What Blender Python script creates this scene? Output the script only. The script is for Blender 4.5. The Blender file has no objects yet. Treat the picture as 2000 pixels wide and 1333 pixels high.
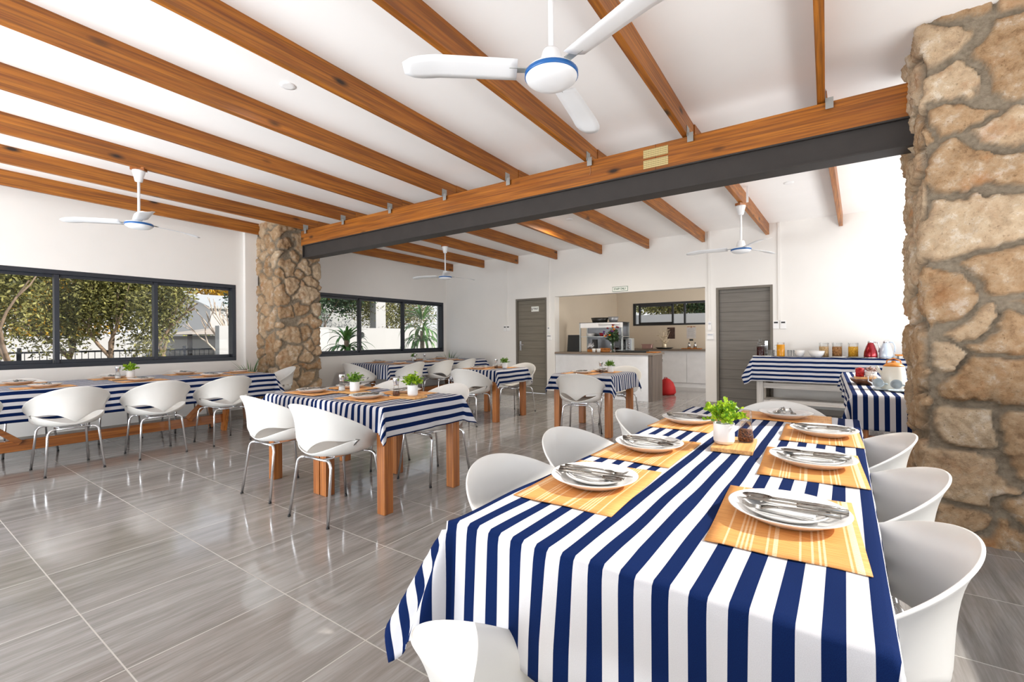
import bpy, math, random
import numpy as np
from mathutils import Matrix, Vector
from math import pi, sin, cos, radians, sqrt, atan2

S = bpy.context.scene
COL = S.collection
random.seed(7)
rng = np.random.default_rng(7)

# ------------------------------------------------------------------ camera
cam_d = bpy.data.cameras.new('camera')
cam = bpy.data.objects.new('camera', cam_d)
COL.objects.link(cam)
cam_d.sensor_width = 36.0
cam_d.lens = 892.1 / 2000 * 36.0
cam_d.shift_y = -6.5 / 2000
cam_d.clip_start = 0.02
cam_d.clip_end = 300
cam.matrix_world = (Matrix.Translation((0, 0, 1.22)) @ Matrix.Rotation(0.6033, 4, 'Z')
                    @ Matrix.Rotation(pi / 2, 4, 'X') @ Matrix.Rotation(-0.0068, 4, 'Z'))
S.camera = cam

# ------------------------------------------------------------------ view
S.view_settings.view_transform = 'Standard'
S.view_settings.look = 'None'
S.view_settings.exposure = 0.12
S.view_settings.gamma = 1.0
S.view_settings.use_curve_mapping = False
try:
    S.cycles.max_bounces = 12
    S.cycles.diffuse_bounces = 6
    S.cycles.glossy_bounces = 4
    S.cycles.transmission_bounces = 6
    S.cycles.transparent_max_bounces = 16
    S.cycles.sample_clamp_indirect = 6
    S.cycles.caustics_reflective = False
    S.cycles.caustics_refractive = False
    S.cycles.use_denoising = True
except Exception:
    pass

# ------------------------------------------------------------------ sky
W = bpy.data.worlds.new('sky')
S.world = W
W.use_nodes = True
wn = W.node_tree.nodes
wl = W.node_tree.links
wn.clear()
wo = wn.new('ShaderNodeOutputWorld')
bg = wn.new('ShaderNodeBackground')
tc = wn.new('ShaderNodeTexCoord')
sx = wn.new('ShaderNodeSeparateXYZ')
cr = wn.new('ShaderNodeValToRGB')
cr.color_ramp.elements[0].position = 0.0
cr.color_ramp.elements[0].color = (0.98, 0.98, 0.98, 1)
cr.color_ramp.elements[1].position = 0.75
cr.color_ramp.elements[1].color = (0.60, 0.76, 1.0, 1)
wl.new(tc.outputs['Generated'], sx.inputs[0])
wl.new(sx.outputs['Z'], cr.inputs[0])
wl.new(cr.outputs[0], bg.inputs['Color'])
bg.inputs['Strength'].default_value = 1.15
wl.new(bg.outputs[0], wo.inputs['Surface'])

# ------------------------------------------------------------------ sun (enters from the open right side)
sun_d = bpy.data.lights.new('sun', 'SUN')
sun = bpy.data.objects.new('sun', sun_d)
COL.objects.link(sun)
sun_d.energy = 5.6
sun_d.angle = radians(0.7)
sun_d.color = (1.0, 0.95, 0.88)
_el = radians(36)
_dir = Vector((-0.885 * cos(_el), -0.465 * cos(_el), -sin(_el)))
sun.rotation_euler = _dir.to_track_quat('-Z', 'Y').to_euler()

# area lamps added as fill: sky light at openings, others for ceiling and kitchen
def area_fill(name, loc, rot, sx_, sy_, power, col=(1, 0.97, 0.94)):
    d = bpy.data.lights.new(name, 'AREA')
    d.shape = 'RECTANGLE'
    d.size = sx_
    d.size_y = sy_
    d.energy = power
    d.color = col
    o = bpy.data.objects.new(name, d)
    COL.objects.link(o)
    o.location = loc
    o.rotation_euler = rot
    return o
area_fill('daylight_patio_doors', (-4.6, -2.72, 1.55), (radians(90), 0, 0), 5.4, 1.9, 34, (.96, .985, 1))
area_fill('ceiling_fill_patio', (-4.4, -2.9, .30), (radians(143), 0, 0), 5.8, 1.3, 500, (.93, .965, 1.0))  # low fill lamp added behind the viewpoint, aimed up to brighten the ceiling
area_fill('daylight_side_opening', (1.80, 1.0, 1.9), (0, radians(90), 0), 1.8, 5.0, 4, (.98, .99, 1))
area_fill('daylight_side_opening', (1.80, 6.4, 1.9), (0, radians(90), 0), 1.8, 3.4, 10, (.98, .99, 1))
area_fill('ceiling_fill_side', (1.85, 1.2, 1.0), (0, radians(166), 0), 1.0, 5.0, 55, (.97, .98, 1))  # fill lamps added along the right side, tilted up at the ceiling
area_fill('ceiling_fill_side', (1.85, 6.4, 1.0), (0, radians(152), 0), 1.0, 3.4, 74, (.97, .98, 1))
area_fill('kitchen_fill_side', (0.9, 10.3, 1.6), (0, radians(90), 0), 1.6, 1.6, 75)  # added fill lamp inside the kitchen; the wall behind it has no window

# ------------------------------------------------------------------ colour + material helpers
def lin(r, g=None, b=None):
    if g is None:
        r, g, b = r
    f = lambda c: (c / 255 / 12.92) if c / 255 <= 0.04045 else ((c / 255 + 0.055) / 1.055) ** 2.4
    return (f(r), f(g), f(b), 1.0)

class NT:
    def __init__(s, name):
        s.m = bpy.data.materials.new(name)
        s.m.use_nodes = True
        s.t = s.m.node_tree
        s.t.nodes.clear()
        s.out = s.n('ShaderNodeOutputMaterial')
    def n(s, typ, **kw):
        x = s.t.nodes.new(typ)
        for k, v in kw.items():
            setattr(x, k, v)
        return x
    def l(s, a, b):
        s.t.links.new(a, b)
    def bsdf(s, col=None, rough=0.5, metal=0.0, spec=0.5, coat=0.0):
        b = s.n('ShaderNodeBsdfPrincipled')
        if col is not None:
            b.inputs['Base Color'].default_value = col
        b.inputs['Roughness'].default_value = rough
        b.inputs['Metallic'].default_value = metal
        b.inputs['Specular IOR Level'].default_value = spec
        b.inputs['Coat Weight'].default_value = coat
        s.l(b.outputs[0], s.out.inputs['Surface'])
        s.b = b
        return b
    def coord(s, which='Object'):
        return s.n('ShaderNodeTexCoord').outputs[which]
    def mapping(s, vec, scale=(1, 1, 1), rot=(0, 0, 0), loc=(0, 0, 0)):
        mp = s.n('ShaderNodeMapping')
        mp.inputs['Scale'].default_value = scale
        mp.inputs['Rotation'].default_value = rot
        mp.inputs['Location'].default_value = loc
        s.l(vec, mp.inputs['Vector'])
        return mp.outputs[0]
    def noise(s, vec, scale=5, detail=3, rough=0.5):
        x = s.n('ShaderNodeTexNoise')
        x.inputs['Scale'].default_value = scale
        x.inputs['Detail'].default_value = detail
        x.inputs['Roughness'].default_value = rough
        s.l(vec, x.inputs['Vector'])
        return x.outputs['Fac']
    def ramp(s, fac, stops):
        r = s.n('ShaderNodeValToRGB')
        e = r.color_ramp.elements
        while len(e) < len(stops):
            e.new(0.5)
        for i, (p, c) in enumerate(stops):
            e[i].position = p
            e[i].color = c
        s.l(fac, r.inputs[0])
        return r.outputs[0]
    def math(s, op, a, b=None, c=None):
        x = s.n('ShaderNodeMath', operation=op)
        for i, v in enumerate((a, b, c)):
            if v is None:
                continue
            if isinstance(v, (int, float)):
                x.inputs[i].default_value = v
            else:
                s.l(v, x.inputs[i])
        return x.outputs[0]
    def mix(s, fac, a, b, mode='MIX'):
        x = s.n('ShaderNodeMix', data_type='RGBA', blend_type=mode)
        for sock, v in ((x.inputs[0], fac), (x.inputs[6], a), (x.inputs[7], b)):
            if isinstance(v, (int, float)):
                sock.default_value = v
            elif isinstance(v, tuple):
                sock.default_value = v
            else:
                s.l(v, sock)
        return x.outputs[2]
    def bump(s, h, strength=0.2, dist=0.01):
        x = s.n('ShaderNodeBump')
        x.inputs['Strength'].default_value = strength
        x.inputs['Distance'].default_value = dist
        s.l(h, x.inputs['Height'])
        s.l(x.outputs[0], s.b.inputs['Normal'])
        return x.outputs[0]

def plain(name, rgb, rough=0.5, metal=0.0, spec=0.5, var=0.04, coat=0.0, scale=6):
    k = NT(name)
    k.bsdf(None, rough, metal, spec, coat)
    c = lin(rgb)
    n_ = k.noise(k.coord(), scale, 3)
    lo = tuple(v * (1 - var) for v in c[:3]) + (1,)
    hi = tuple(min(1, v * (1 + var)) for v in c[:3]) + (1,)
    k.l(k.ramp(n_, [(0.3, lo), (0.7, hi)]), k.b.inputs['Base Color'])
    return k.m

def M_wood(name, a, b_, dark, axis=1, rough=0.35, gs=1.0, knots=True, coat=0.25):
    """pine grain running along one object axis, with knots"""
    k = NT(name)
    k.bsdf(None, rough, 0, 0.5, coat)
    co = k.coord()
    oi = k.n('ShaderNodeObjectInfo')
    add = k.n('ShaderNodeVectorMath', operation='ADD')
    comb = k.n('ShaderNodeCombineXYZ')
    for i in range(3):
        k.l(k.math('MULTIPLY', oi.outputs['Random'], 13.7 + 7 * i), comb.inputs[i])
    k.l(co, add.inputs[0])
    k.l(comb.outputs[0], add.inputs[1])
    v = add.outputs[0]
    sc = [22 * gs, 22 * gs, 22 * gs]
    sc[axis] = 0.9 * gs
    g1 = k.noise(k.mapping(v, tuple(sc)), 1.0, 5, 0.65)
    sc2 = [70 * gs, 70 * gs, 70 * gs]
    sc2[axis] = 1.6 * gs
    g2 = k.noise(k.mapping(v, tuple(sc2)), 1.0, 2, 0.5)
    c1 = k.ramp(g1, [(0.34, lin(a)), (0.62, lin(b_))])
    g2r = k.ramp(g2, [(0.42, (0, 0, 0, 1)), (0.62, (1, 1, 1, 1))])
    c2 = k.mix(k.math('MULTIPLY', g2r, 0.55), c1, lin(dark))
    if knots:
        vo = k.n('ShaderNodeTexVoronoi')
        sk = [5.0, 5.0, 5.0]
        sk[axis] = 1.9
        k.l(k.mapping(v, tuple(sk)), vo.inputs['Vector'])
        vo.inputs['Scale'].default_value = 1.0
        kf = k.ramp(vo.outputs['Distance'], [(0.05, (1, 1, 1, 1)), (0.16, (0, 0, 0, 1))])
        c2 = k.mix(kf, c2, lin(tuple(int(q * 0.45) for q in dark)))
    k.l(c2, k.b.inputs['Base Color'])
    k.bump(g2, 0.08, 0.002)
    return k.m

def M_glass(name='clear_glass', tint=(1, 1, 1, 1), rough=0.0, refl=1.0):
    k = NT(name)
    tr = k.n('ShaderNodeBsdfTransparent')
    tr.inputs[0].default_value = tint
    gl = k.n('ShaderNodeBsdfGlossy')
    gl.inputs['Roughness'].default_value = rough
    fr = k.n('ShaderNodeFresnel')
    fr.inputs[0].default_value = 1.45
    mx = k.n('ShaderNodeMixShader')
    nz = k.noise(k.coord(), 3, 2)
    k.l(k.math('MULTIPLY', fr.outputs[0], k.math('MULTIPLY_ADD', nz, 0.1, refl)), mx.inputs[0])
    k.l(tr.outputs[0], mx.inputs[1])
    k.l(gl.outputs[0], mx.inputs[2])
    k.l(mx.outputs[0], k.out.inputs['Surface'])
    return k.m

def M_stripe(period=0.066):
    k = NT('navy_and_white_striped_cloth')
    k.bsdf(None, 0.9, 0, 0.08)
    uv = k.coord('UV')
    sp = k.n('ShaderNodeSeparateXYZ')
    k.l(uv, sp.inputs[0])
    fr = k.math('FRACT', k.math('DIVIDE', sp.outputs[0], period))
    st = k.math('GREATER_THAN', fr, 0.52)
    w = k.noise(k.mapping(uv, (900, 900, 1)), 1.0, 2)
    navy = k.ramp(w, [(0.3, lin(8, 24, 64)), (0.75, lin(16, 40, 88))])
    white = k.ramp(w, [(0.3, lin(192, 192, 196)), (0.75, lin(210, 210, 214))])
    k.l(k.mix(st, white, navy), k.b.inputs['Base Color'])
    k.bump(w, 0.12, 0.0008)
    return k.m

def M_floor():
    k = NT('wood_look_porcelain_tile')
    k.bsdf(None, 0.1, 0, 0.5)
    co = k.coord()
    P = 0.601
    mp = k.mapping(co, (1 / P, 1 / P, 1), (0, 0, 0), (4.5468 / P, -0.5782 / P, 0))
    sp = k.n('ShaderNodeSeparateXYZ')
    k.l(mp, sp.inputs[0])
    fx = k.math('FRACT', sp.outputs[0])
    fy = k.math('FRACT', sp.outputs[1])
    ex = k.math('MINIMUM', fx, k.math('SUBTRACT', 1.0, fx))
    ey = k.math('MINIMUM', fy, k.math('SUBTRACT', 1.0, fy))
    e = k.math('MINIMUM', ex, ey)
    grout = k.math('LESS_THAN', e, 0.0042)
    wn_ = k.n('ShaderNodeTexWhiteNoise')
    cb = k.n('ShaderNodeCombineXYZ')
    k.l(k.math('FLOOR', sp.outputs[0]), cb.inputs[0])
    k.l(k.math('FLOOR', sp.outputs[1]), cb.inputs[1])
    k.l(cb.outputs[0], wn_.inputs['Vector'])
    rnd = wn_.outputs['Color']
    off = k.n('ShaderNodeVectorMath', operation='MULTIPLY_ADD')
    k.l(rnd, off.inputs[0])
    off.inputs[1].default_value = (9, 9, 0)
    k.l(co, off.inputs[2])
    g1 = k.noise(k.mapping(off.outputs[0], (16, 1.3, 1)), 1.0, 5, 0.6)
    g2 = k.noise(k.mapping(off.outputs[0], (95, 5, 1)), 1.0, 3, 0.6)
    g = k.math('ADD', k.math('MULTIPLY', g1, 0.65), k.math('MULTIPLY', g2, 0.35))
    c = k.ramp(g, [(0.36, lin(120, 116, 112)), (0.5, lin(144, 141, 138)), (0.63, lin(166, 164, 161))])
    rs = k.n('ShaderNodeSeparateXYZ')
    k.l(rnd, rs.inputs[0])
    c = k.mix(k.math('MULTIPLY', rs.outputs[2], 0.25), c, lin(152, 142, 134))
    k.l(k.mix(grout, c, lin(188, 184, 178)), k.b.inputs['Base Color'])
    k.l(k.math('MULTIPLY_ADD', grout, 0.4, k.math('MULTIPLY_ADD', g2, 0.10, 0.05)), k.b.inputs['Roughness'])
    # every tile lies a touch out of level, and its glaze ripples
    nm = k.n('ShaderNodeVectorMath', operation='MULTIPLY_ADD')
    k.l(rnd, nm.inputs[0])
    nm.inputs[1].default_value = (0.007, 0.007, 0)
    nm.inputs[2].default_value = (-0.0035, -0.0035, 1)
    low = k.noise(co, 5.0, 2)
    bp = k.n('ShaderNodeBump')
    bp.inputs['Strength'].default_value = 0.25
    bp.inputs['Distance'].default_value = 0.004
    hh = k.math('SUBTRACT', k.math('MULTIPLY', low, 1.3), k.math('MULTIPLY', grout, 0.5))
    hh = k.math('MULTIPLY_ADD', g2, 0.06, hh)
    k.l(hh, bp.inputs['Height'])
    k.l(nm.outputs[0], bp.inputs['Normal'])
    k.l(bp.outputs[0], k.b.inputs['Normal'])
    return k.m

def M_stone():
    k = NT('rough_fieldstone_in_mortar')
    k.bsdf(None, 0.9, 0, 0.2)
    at = k.n('ShaderNodeAttribute')
    at.attribute_name = 'stone'
    sp = k.n('ShaderNodeSeparateColor')
    k.l(at.outputs['Color'], sp.inputs[0])
    co = k.coord()
    n1 = k.noise(co, 9, 7, 0.72)
    n2 = k.noise(co, 60, 5, 0.7)
    n3 = k.noise(co, 6, 3, 0.6)
    base = k.ramp(sp.outputs[0], [(0.0, lin(136, 108, 80)), (0.35, lin(166, 138, 108)), (0.65, lin(182, 158, 130)), (1.0, lin(204, 188, 164))])
    tint = k.ramp(n1, [(0.34, lin(122, 88, 58)), (0.46, lin(186, 152, 114)), (0.56, lin(202, 176, 144)), (0.64, lin(232, 220, 204))])
    c = k.mix(0.5, base, tint)
    pits = k.ramp(n2, [(0.33, (1, 1, 1, 1)), (0.41, (0, 0, 0, 1))])
    c = k.mix(k.math('MULTIPLY', pits, 0.5), c, lin(92, 66, 42))
    rust = k.ramp(n3, [(0.52, (0, 0, 0, 1)), (0.72, (1, 1, 1, 1))])
    c = k.mix(k.math('MULTIPLY', rust, k.math('MULTIPLY', sp.outputs[1], 0.6)), c, lin(170, 112, 62))
    mort = k.ramp(k.noise(co, 40, 4), [(0.3, lin(126, 114, 98)), (0.7, lin(152, 140, 122))])
    k.l(k.mix(sp.outputs[2], mort, c), k.b.inputs['Base Color'])
    k.bump(k.math('ADD', n2, k.math('MULTIPLY', n1, 0.8)), 0.8, 0.014)
    return k.m

def M_placemat():
    k = NT('orange_woven_bamboo')
    k.bsdf(None, 0.6, 0, 0.3)
    co = k.coord()
    sp = k.n('ShaderNodeSeparateXYZ')
    k.l(co, sp.inputs[0])
    # local x across the reeds, bundles of pale threads at uneven steps
    w = k.n('ShaderNodeTexWhiteNoise', noise_dimensions='1D')
    k.l(k.math('FLOOR', k.math('MULTIPLY', sp.outputs[0], 230)), w.inputs['W'])
    thread = k.math('GREATER_THAN', w.outputs['Value'], 0.74)
    dash = k.math('GREATER_THAN', k.math('FRACT', k.math('MULTIPLY', sp.outputs[1], 190)), 0.35)
    f = k.math('MULTIPLY', thread, dash)
    g = k.noise(k.mapping(co, (9, 220, 1)), 1.0, 3)
    c = k.ramp(g, [(0.3, lin(204, 138, 74)), (0.7, lin(228, 166, 98))])
    k.l(k.mix(k.math('MULTIPLY', f, 0.75), c, lin(252, 232, 196)), k.b.inputs['Base Color'])
    reed = k.math('ABSOLUTE', k.math('SUBTRACT', k.math('FRACT', k.math('MULTIPLY', sp.outputs[1], 190)), 0.5))
    k.bump(k.math('ADD', k.math('MULTIPLY', reed, -1.0), f), 0.5, 0.0015)
    return k.m

def M_leaf(name, a, b_, rough=0.45, trans=0.25):
    k = NT(name)
    d = k.bsdf(None, rough, 0, 0.4)
    oi = k.n('ShaderNodeNewGeometry')
    c = k.ramp(oi.outputs['Random Per Island'], [(0.0, lin(a)), (1.0, lin(b_))])
    k.l(c, d.inputs['Base Color'])
    tl = k.n('ShaderNodeBsdfTranslucent')
    k.l(c, tl.inputs[0])
    mx = k.n('ShaderNodeMixShader')
    mx.inputs[0].default_value = trans
    k.l(d.outputs[0], mx.inputs[1])
    k.l(tl.outputs[0], mx.inputs[2])
    k.l(mx.outputs[0], k.out.inputs['Surface'])
    return k.m

def M_grain_fill(name, a, b_, scale=160):
    k = NT(name)
    k.bsdf(None, 0.6, 0, 0.3)
    vo = k.n('ShaderNodeTexVoronoi')
    k.l(k.coord(), vo.inputs['Vector'])
    vo.inputs['Scale'].default_value = scale
    sc = k.n('ShaderNodeSeparateColor')
    k.l(vo.outputs['Color'], sc.inputs[0])
    k.l(k.ramp(sc.outputs[0], [(0.0, lin(a)), (1.0, lin(b_))]), k.b.inputs['Base Color'])
    k.bump(vo.outputs['Distance'], 0.6, 0.004)
    return k.m

def M_emit(name, rgb, st):
    k = NT(name)
    e = k.n('ShaderNodeEmission')
    e.inputs[0].default_value = lin(rgb)
    e.inputs[1].default_value = st
    k.l(e.outputs[0], k.out.inputs['Surface'])
    return k.m

def M_boards(name, rgb, horizontal=True, pitch=0.163):
    """painted boards with thin V grooves, local z"""
    k = NT(name)
    k.bsdf(None, 0.55, 0, 0.3)
    co = k.coord()
    sp = k.n('ShaderNodeSeparateXYZ')
    k.l(co, sp.inputs[0])
    fr = k.math('FRACT', k.math('DIVIDE', sp.outputs[2 if horizontal else 0], pitch))
    gr = k.math('LESS_THAN', fr, 0.035)
    c = lin(rgb)
    g = k.noise(k.mapping(co, (2, 2, 30)), 1.0, 3)
    cc = k.ramp(g, [(0.3, tuple(v * 0.88 for v in c[:3]) + (1,)), (0.7, tuple(v * 1.12 for v in c[:3]) + (1,))])
    k.l(k.mix(gr, cc, tuple(v * 0.45 for v in c[:3]) + (1,)), k.b.inputs['Base Color'])
    k.bump(k.math('MULTIPLY', gr, -1.0), 0.6, 0.005)
    return k.m

def M_wall(name, rgb, bs=0.05):
    k = NT(name)
    k.bsdf(None, 0.75, 0, 0.25)
    n1 = k.noise(k.coord(), 2.5, 4)
    c = lin(rgb)
    k.l(k.ramp(n1, [(0.3, tuple(v * 0.975 for v in c[:3]) + (1,)), (0.7, c)]), k.b.inputs['Base Color'])
    k.bump(k.noise(k.coord(), 60, 4), bs, 0.003)
    return k.m

def M_nailplate():
    k = NT('galvanised_nail_plate')
    k.bsdf(None, 0.35, 0.6, 0.5)
    co = k.coord()
    vo = k.n('ShaderNodeTexVoronoi')
    vo.inputs['Randomness'].default_value = 0.0
    k.l(k.mapping(co, (95, 95, 60)), vo.inputs['Vector'])
    vo.inputs['Scale'].default_value = 1.0
    hole = k.ramp(vo.outputs['Distance'], [(0.28, (0, 0, 0, 1)), (0.36, (1, 1, 1, 1))])
    k.l(k.mix(hole, lin(96, 78, 40), lin(222, 205, 150)), k.b.inputs['Base Color'])
    return k.m

MAT = dict(
    wall=M_wall('white_plaster', (238, 236, 232)),
    ceil=M_wall('white_ceiling_paint', (248, 246, 244), 0.02),
    kwall=M_wall('cream_kitchen_plaster', (214, 202, 184)),
    floor=M_floor(),
    skirt=plain('grey_skirting_tile', (158, 150, 141), 0.35, var=0.12),
    beam=M_wood('stained_pine_rafter', (140, 76, 14), (184, 114, 32), (92, 50, 18), 1, 0.5, 1.0, True, .08),
    beamx=M_wood('stained_pine_cross_beam', (138, 74, 12), (182, 110, 28), (90, 48, 16), 0, 0.5, 1.0, True, .08),
    tleg=M_wood('orange_stained_table_wood', (152, 86, 34), (190, 120, 56), (118, 62, 26), 2, 0.4, 1.2, False),
    tlegy=M_wood('orange_stained_rail_wood', (142, 80, 32), (180, 110, 48), (110, 56, 22), 1, 0.4, 1.2, False),
    twhite=M_wood('white_washed_timber', (206, 202, 196), (226, 222, 216), (176, 172, 166), 2, 0.5, 1.2, False, 0),
    twhitex=M_wood('white_washed_rail_timber', (206, 202, 196), (226, 222, 216), (176, 172, 166), 0, 0.5, 1.2, False, 0),
    walnut=M_wood('dark_brown_bowl_wood', (92, 52, 28), (126, 76, 42), (60, 32, 16), 0, 0.35, 1.5, False),
    board=M_wood('light_chopping_board_wood', (214, 158, 92), (236, 186, 122), (180, 120, 62), 1, 0.5, 2.0, False, 0),
    counter=M_wood('grey_brown_worktop_laminate', (118, 104, 92), (146, 132, 118), (78, 66, 58), 0, 0.35, 1.0, False, 0),
    counterend=M_wood('dark_wood_laminate_end_panel', (94, 80, 70), (124, 108, 96), (60, 50, 42), 2, 0.4, 1.0, False, 0),
    steel=plain('charcoal_painted_steel', (52, 48, 46), 0.55, 0.0, 0.4, 0.1),
    chrome=plain('chrome', (232, 233, 236), 0.2, 1.0),
    cutl=plain('polished_cutlery_steel', (148, 144, 138), 0.2, 1.0),
    frame=plain('dark_grey_aluminium', (46, 50, 58), 0.35, 0.3, 0.5),
    kframe=plain('black_aluminium', (26, 26, 28), 0.4, 0.2, 0.5),
    glass=M_glass(refl=.12),
    jarglass=M_glass('jar_glass', (0.97, 0.98, 0.98, 1), 0.0, .45),
    shell=plain('white_moulded_plastic', (226, 225, 221), 0.28, 0, 0.5, 0.015),
    plate=plain('white_glazed_china', (228, 227, 225), 0.12, 0, 0.5, 0.01),
    napkin=plain('white_napkin_cloth', (222, 221, 218), 0.9, 0, 0.1, 0.03),
    cloth=M_stripe(),
    mat=M_placemat(),
    stone=M_stone(),
    fan=plain('white_fan_enamel', (238, 240, 242), 0.3, 0, 0.5, 0.01),
    fanblue=plain('blue_fan_trim', (22, 92, 160), 0.3),
    white=plain('white_painted', (240, 240, 240), 0.4, 0, 0.4, 0.02),
    pot=plain('white_ribbed_ceramic', (236, 235, 234), 0.4, 0, 0.4, 0.03),
    soil=plain('dark_moss', (38, 44, 22), 0.95),
    leaf1=M_leaf('fresh_green_leaf', (72, 138, 28), (196, 220, 56), 0.45, 0.3),
    leaf2=M_leaf('deep_green_leaf', (48, 108, 34), (140, 176, 60), 0.45, 0.25),
    spiky=M_leaf('spiky_grey_green_leaf', (64, 96, 56), (128, 158, 108), 0.4, 0.1),
    yucca=M_leaf('yucca_leaf', (50, 92, 40), (110, 156, 74), 0.35, 0.15),
    olive=M_leaf('olive_foliage', (50, 56, 24), (168, 162, 92), 0.5, 0.25),
    hedge=M_leaf('yellow_green_hedge_leaf', (124, 130, 40), (202, 198, 90), 0.5, 0.25),
    autumn=M_leaf('autumn_foliage', (120, 98, 22), (214, 168, 40), 0.6, 0.2),
    darkfol=M_leaf('dark_conifer_foliage', (34, 54, 34), (78, 104, 62), 0.6, 0.1),
    bark=plain('grey_bark', (146, 124, 102), 0.9, var=0.3, scale=20),
    bark2=plain('pale_bark', (206, 186, 166), 0.85, var=0.15, scale=20),
    pepper=M_grain_fill('peppercorns', (40, 22, 14), (150, 92, 60), 210),
    salt=M_grain_fill('coarse_salt', (236, 236, 236), (250, 250, 250), 260),
    oats=M_grain_fill('muesli', (176, 128, 76), (232, 200, 150), 110),
    bran=M_grain_fill('granola', (120, 72, 36), (206, 150, 92), 110),
    corn=M_grain_fill('cornflakes', (206, 132, 22), (250, 196, 60), 100),
    redf=M_grain_fill('red_sachets', (170, 14, 22), (226, 60, 64), 60),
    mixf=M_grain_fill('mixed_sachets', (120, 60, 40), (236, 226, 220), 55),
    cola=plain('dark_red_juice', (58, 16, 18), 0.15),
    juice=plain('orange_juice', (250, 168, 24), 0.2),
    flred=plain('metallic_red_enamel', (150, 12, 26), 0.18, 0.6, 0.5, coat=0.5),
    flblue=plain('pale_blue_enamel', (206, 220, 236), 0.18, 0.1, 0.5, coat=0.5),
    enamel=plain('cream_enamel', (232, 228, 216), 0.3),
    orange=plain('orange_lid_wood', (216, 136, 44), 0.4),
    bluecup=plain('pale_blue_grey_china', (196, 208, 214), 0.2),
    doorm=M_boards('grey_green_boarded_door', (124, 118, 106)),
    doorm2=M_boards('grey_boarded_door', (116, 112, 106)),
    doorf=plain('grey_door_frame', (112, 106, 96), 0.5),
    nail=M_nailplate(),
    galv=plain('galvanised_steel', (180, 184, 182), 0.4, 0.7),
    black=plain('black_plastic', (22, 22, 22), 0.5),
    dark=plain('dark_glass_dish', (44, 42, 38), 0.25),
    grey=plain('brushed_grey', (150, 152, 156), 0.35, 0.5),
    darkglass=plain('dark_oven_glass', (28, 28, 32), 0.12),
    cab=plain('white_cabinet_gloss', (232, 234, 238), 0.22),
    green=plain('green_sign_ink', (24, 92, 56), 0.6),
    ink=plain('dark_sign_ink', (30, 40, 32), 0.6),
    signw=plain('white_sign_board', (240, 242, 236), 0.5),
    red=plain('red_canvas', (178, 14, 20), 0.7, var=0.15),
    pink=plain('dusty_pink_tin', (176, 140, 134), 0.5),
    flower1=plain('dark_red_petals', (120, 14, 40), 0.6, var=0.3, scale=40),
    flower2=plain('purple_petals', (84, 34, 110), 0.6, var=0.3, scale=40),
    flower3=plain('orange_petals', (232, 134, 24), 0.6, var=0.3, scale=40),
    bread=plain('brown_bread_crust', (172, 110, 52), 0.8, var=0.3, scale=30),
    poster=plain('dark_brown_poster_print', (70, 48, 42), 0.5, var=0.6, scale=18),
    paper=plain('white_notice_paper', (206, 202, 200), 0.7, var=0.08, scale=14),
    extwall=M_wall('white_garden_wall', (186, 184, 180)),
    extgrey=plain('grey_sheet_roof', (168, 168, 164), 0.6),
    paving=plain('pale_concrete_paving', (180, 174, 166), 0.8, var=0.1, scale=2),
    canopy=plain('beige_canopy_canvas', (168, 154, 138), 0.8),
    darkbrown=plain('dark_brown_timber', (40, 32, 28), 0.8),
    lamp=M_emit('downlight_glow', (255, 240, 214), 5.0),
    tan=plain('tan_terracotta', (176, 128, 96), 0.8),
    ash=plain('dried_flower_cream', (214, 200, 176), 0.8, var=0.3, scale=40),
)

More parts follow.
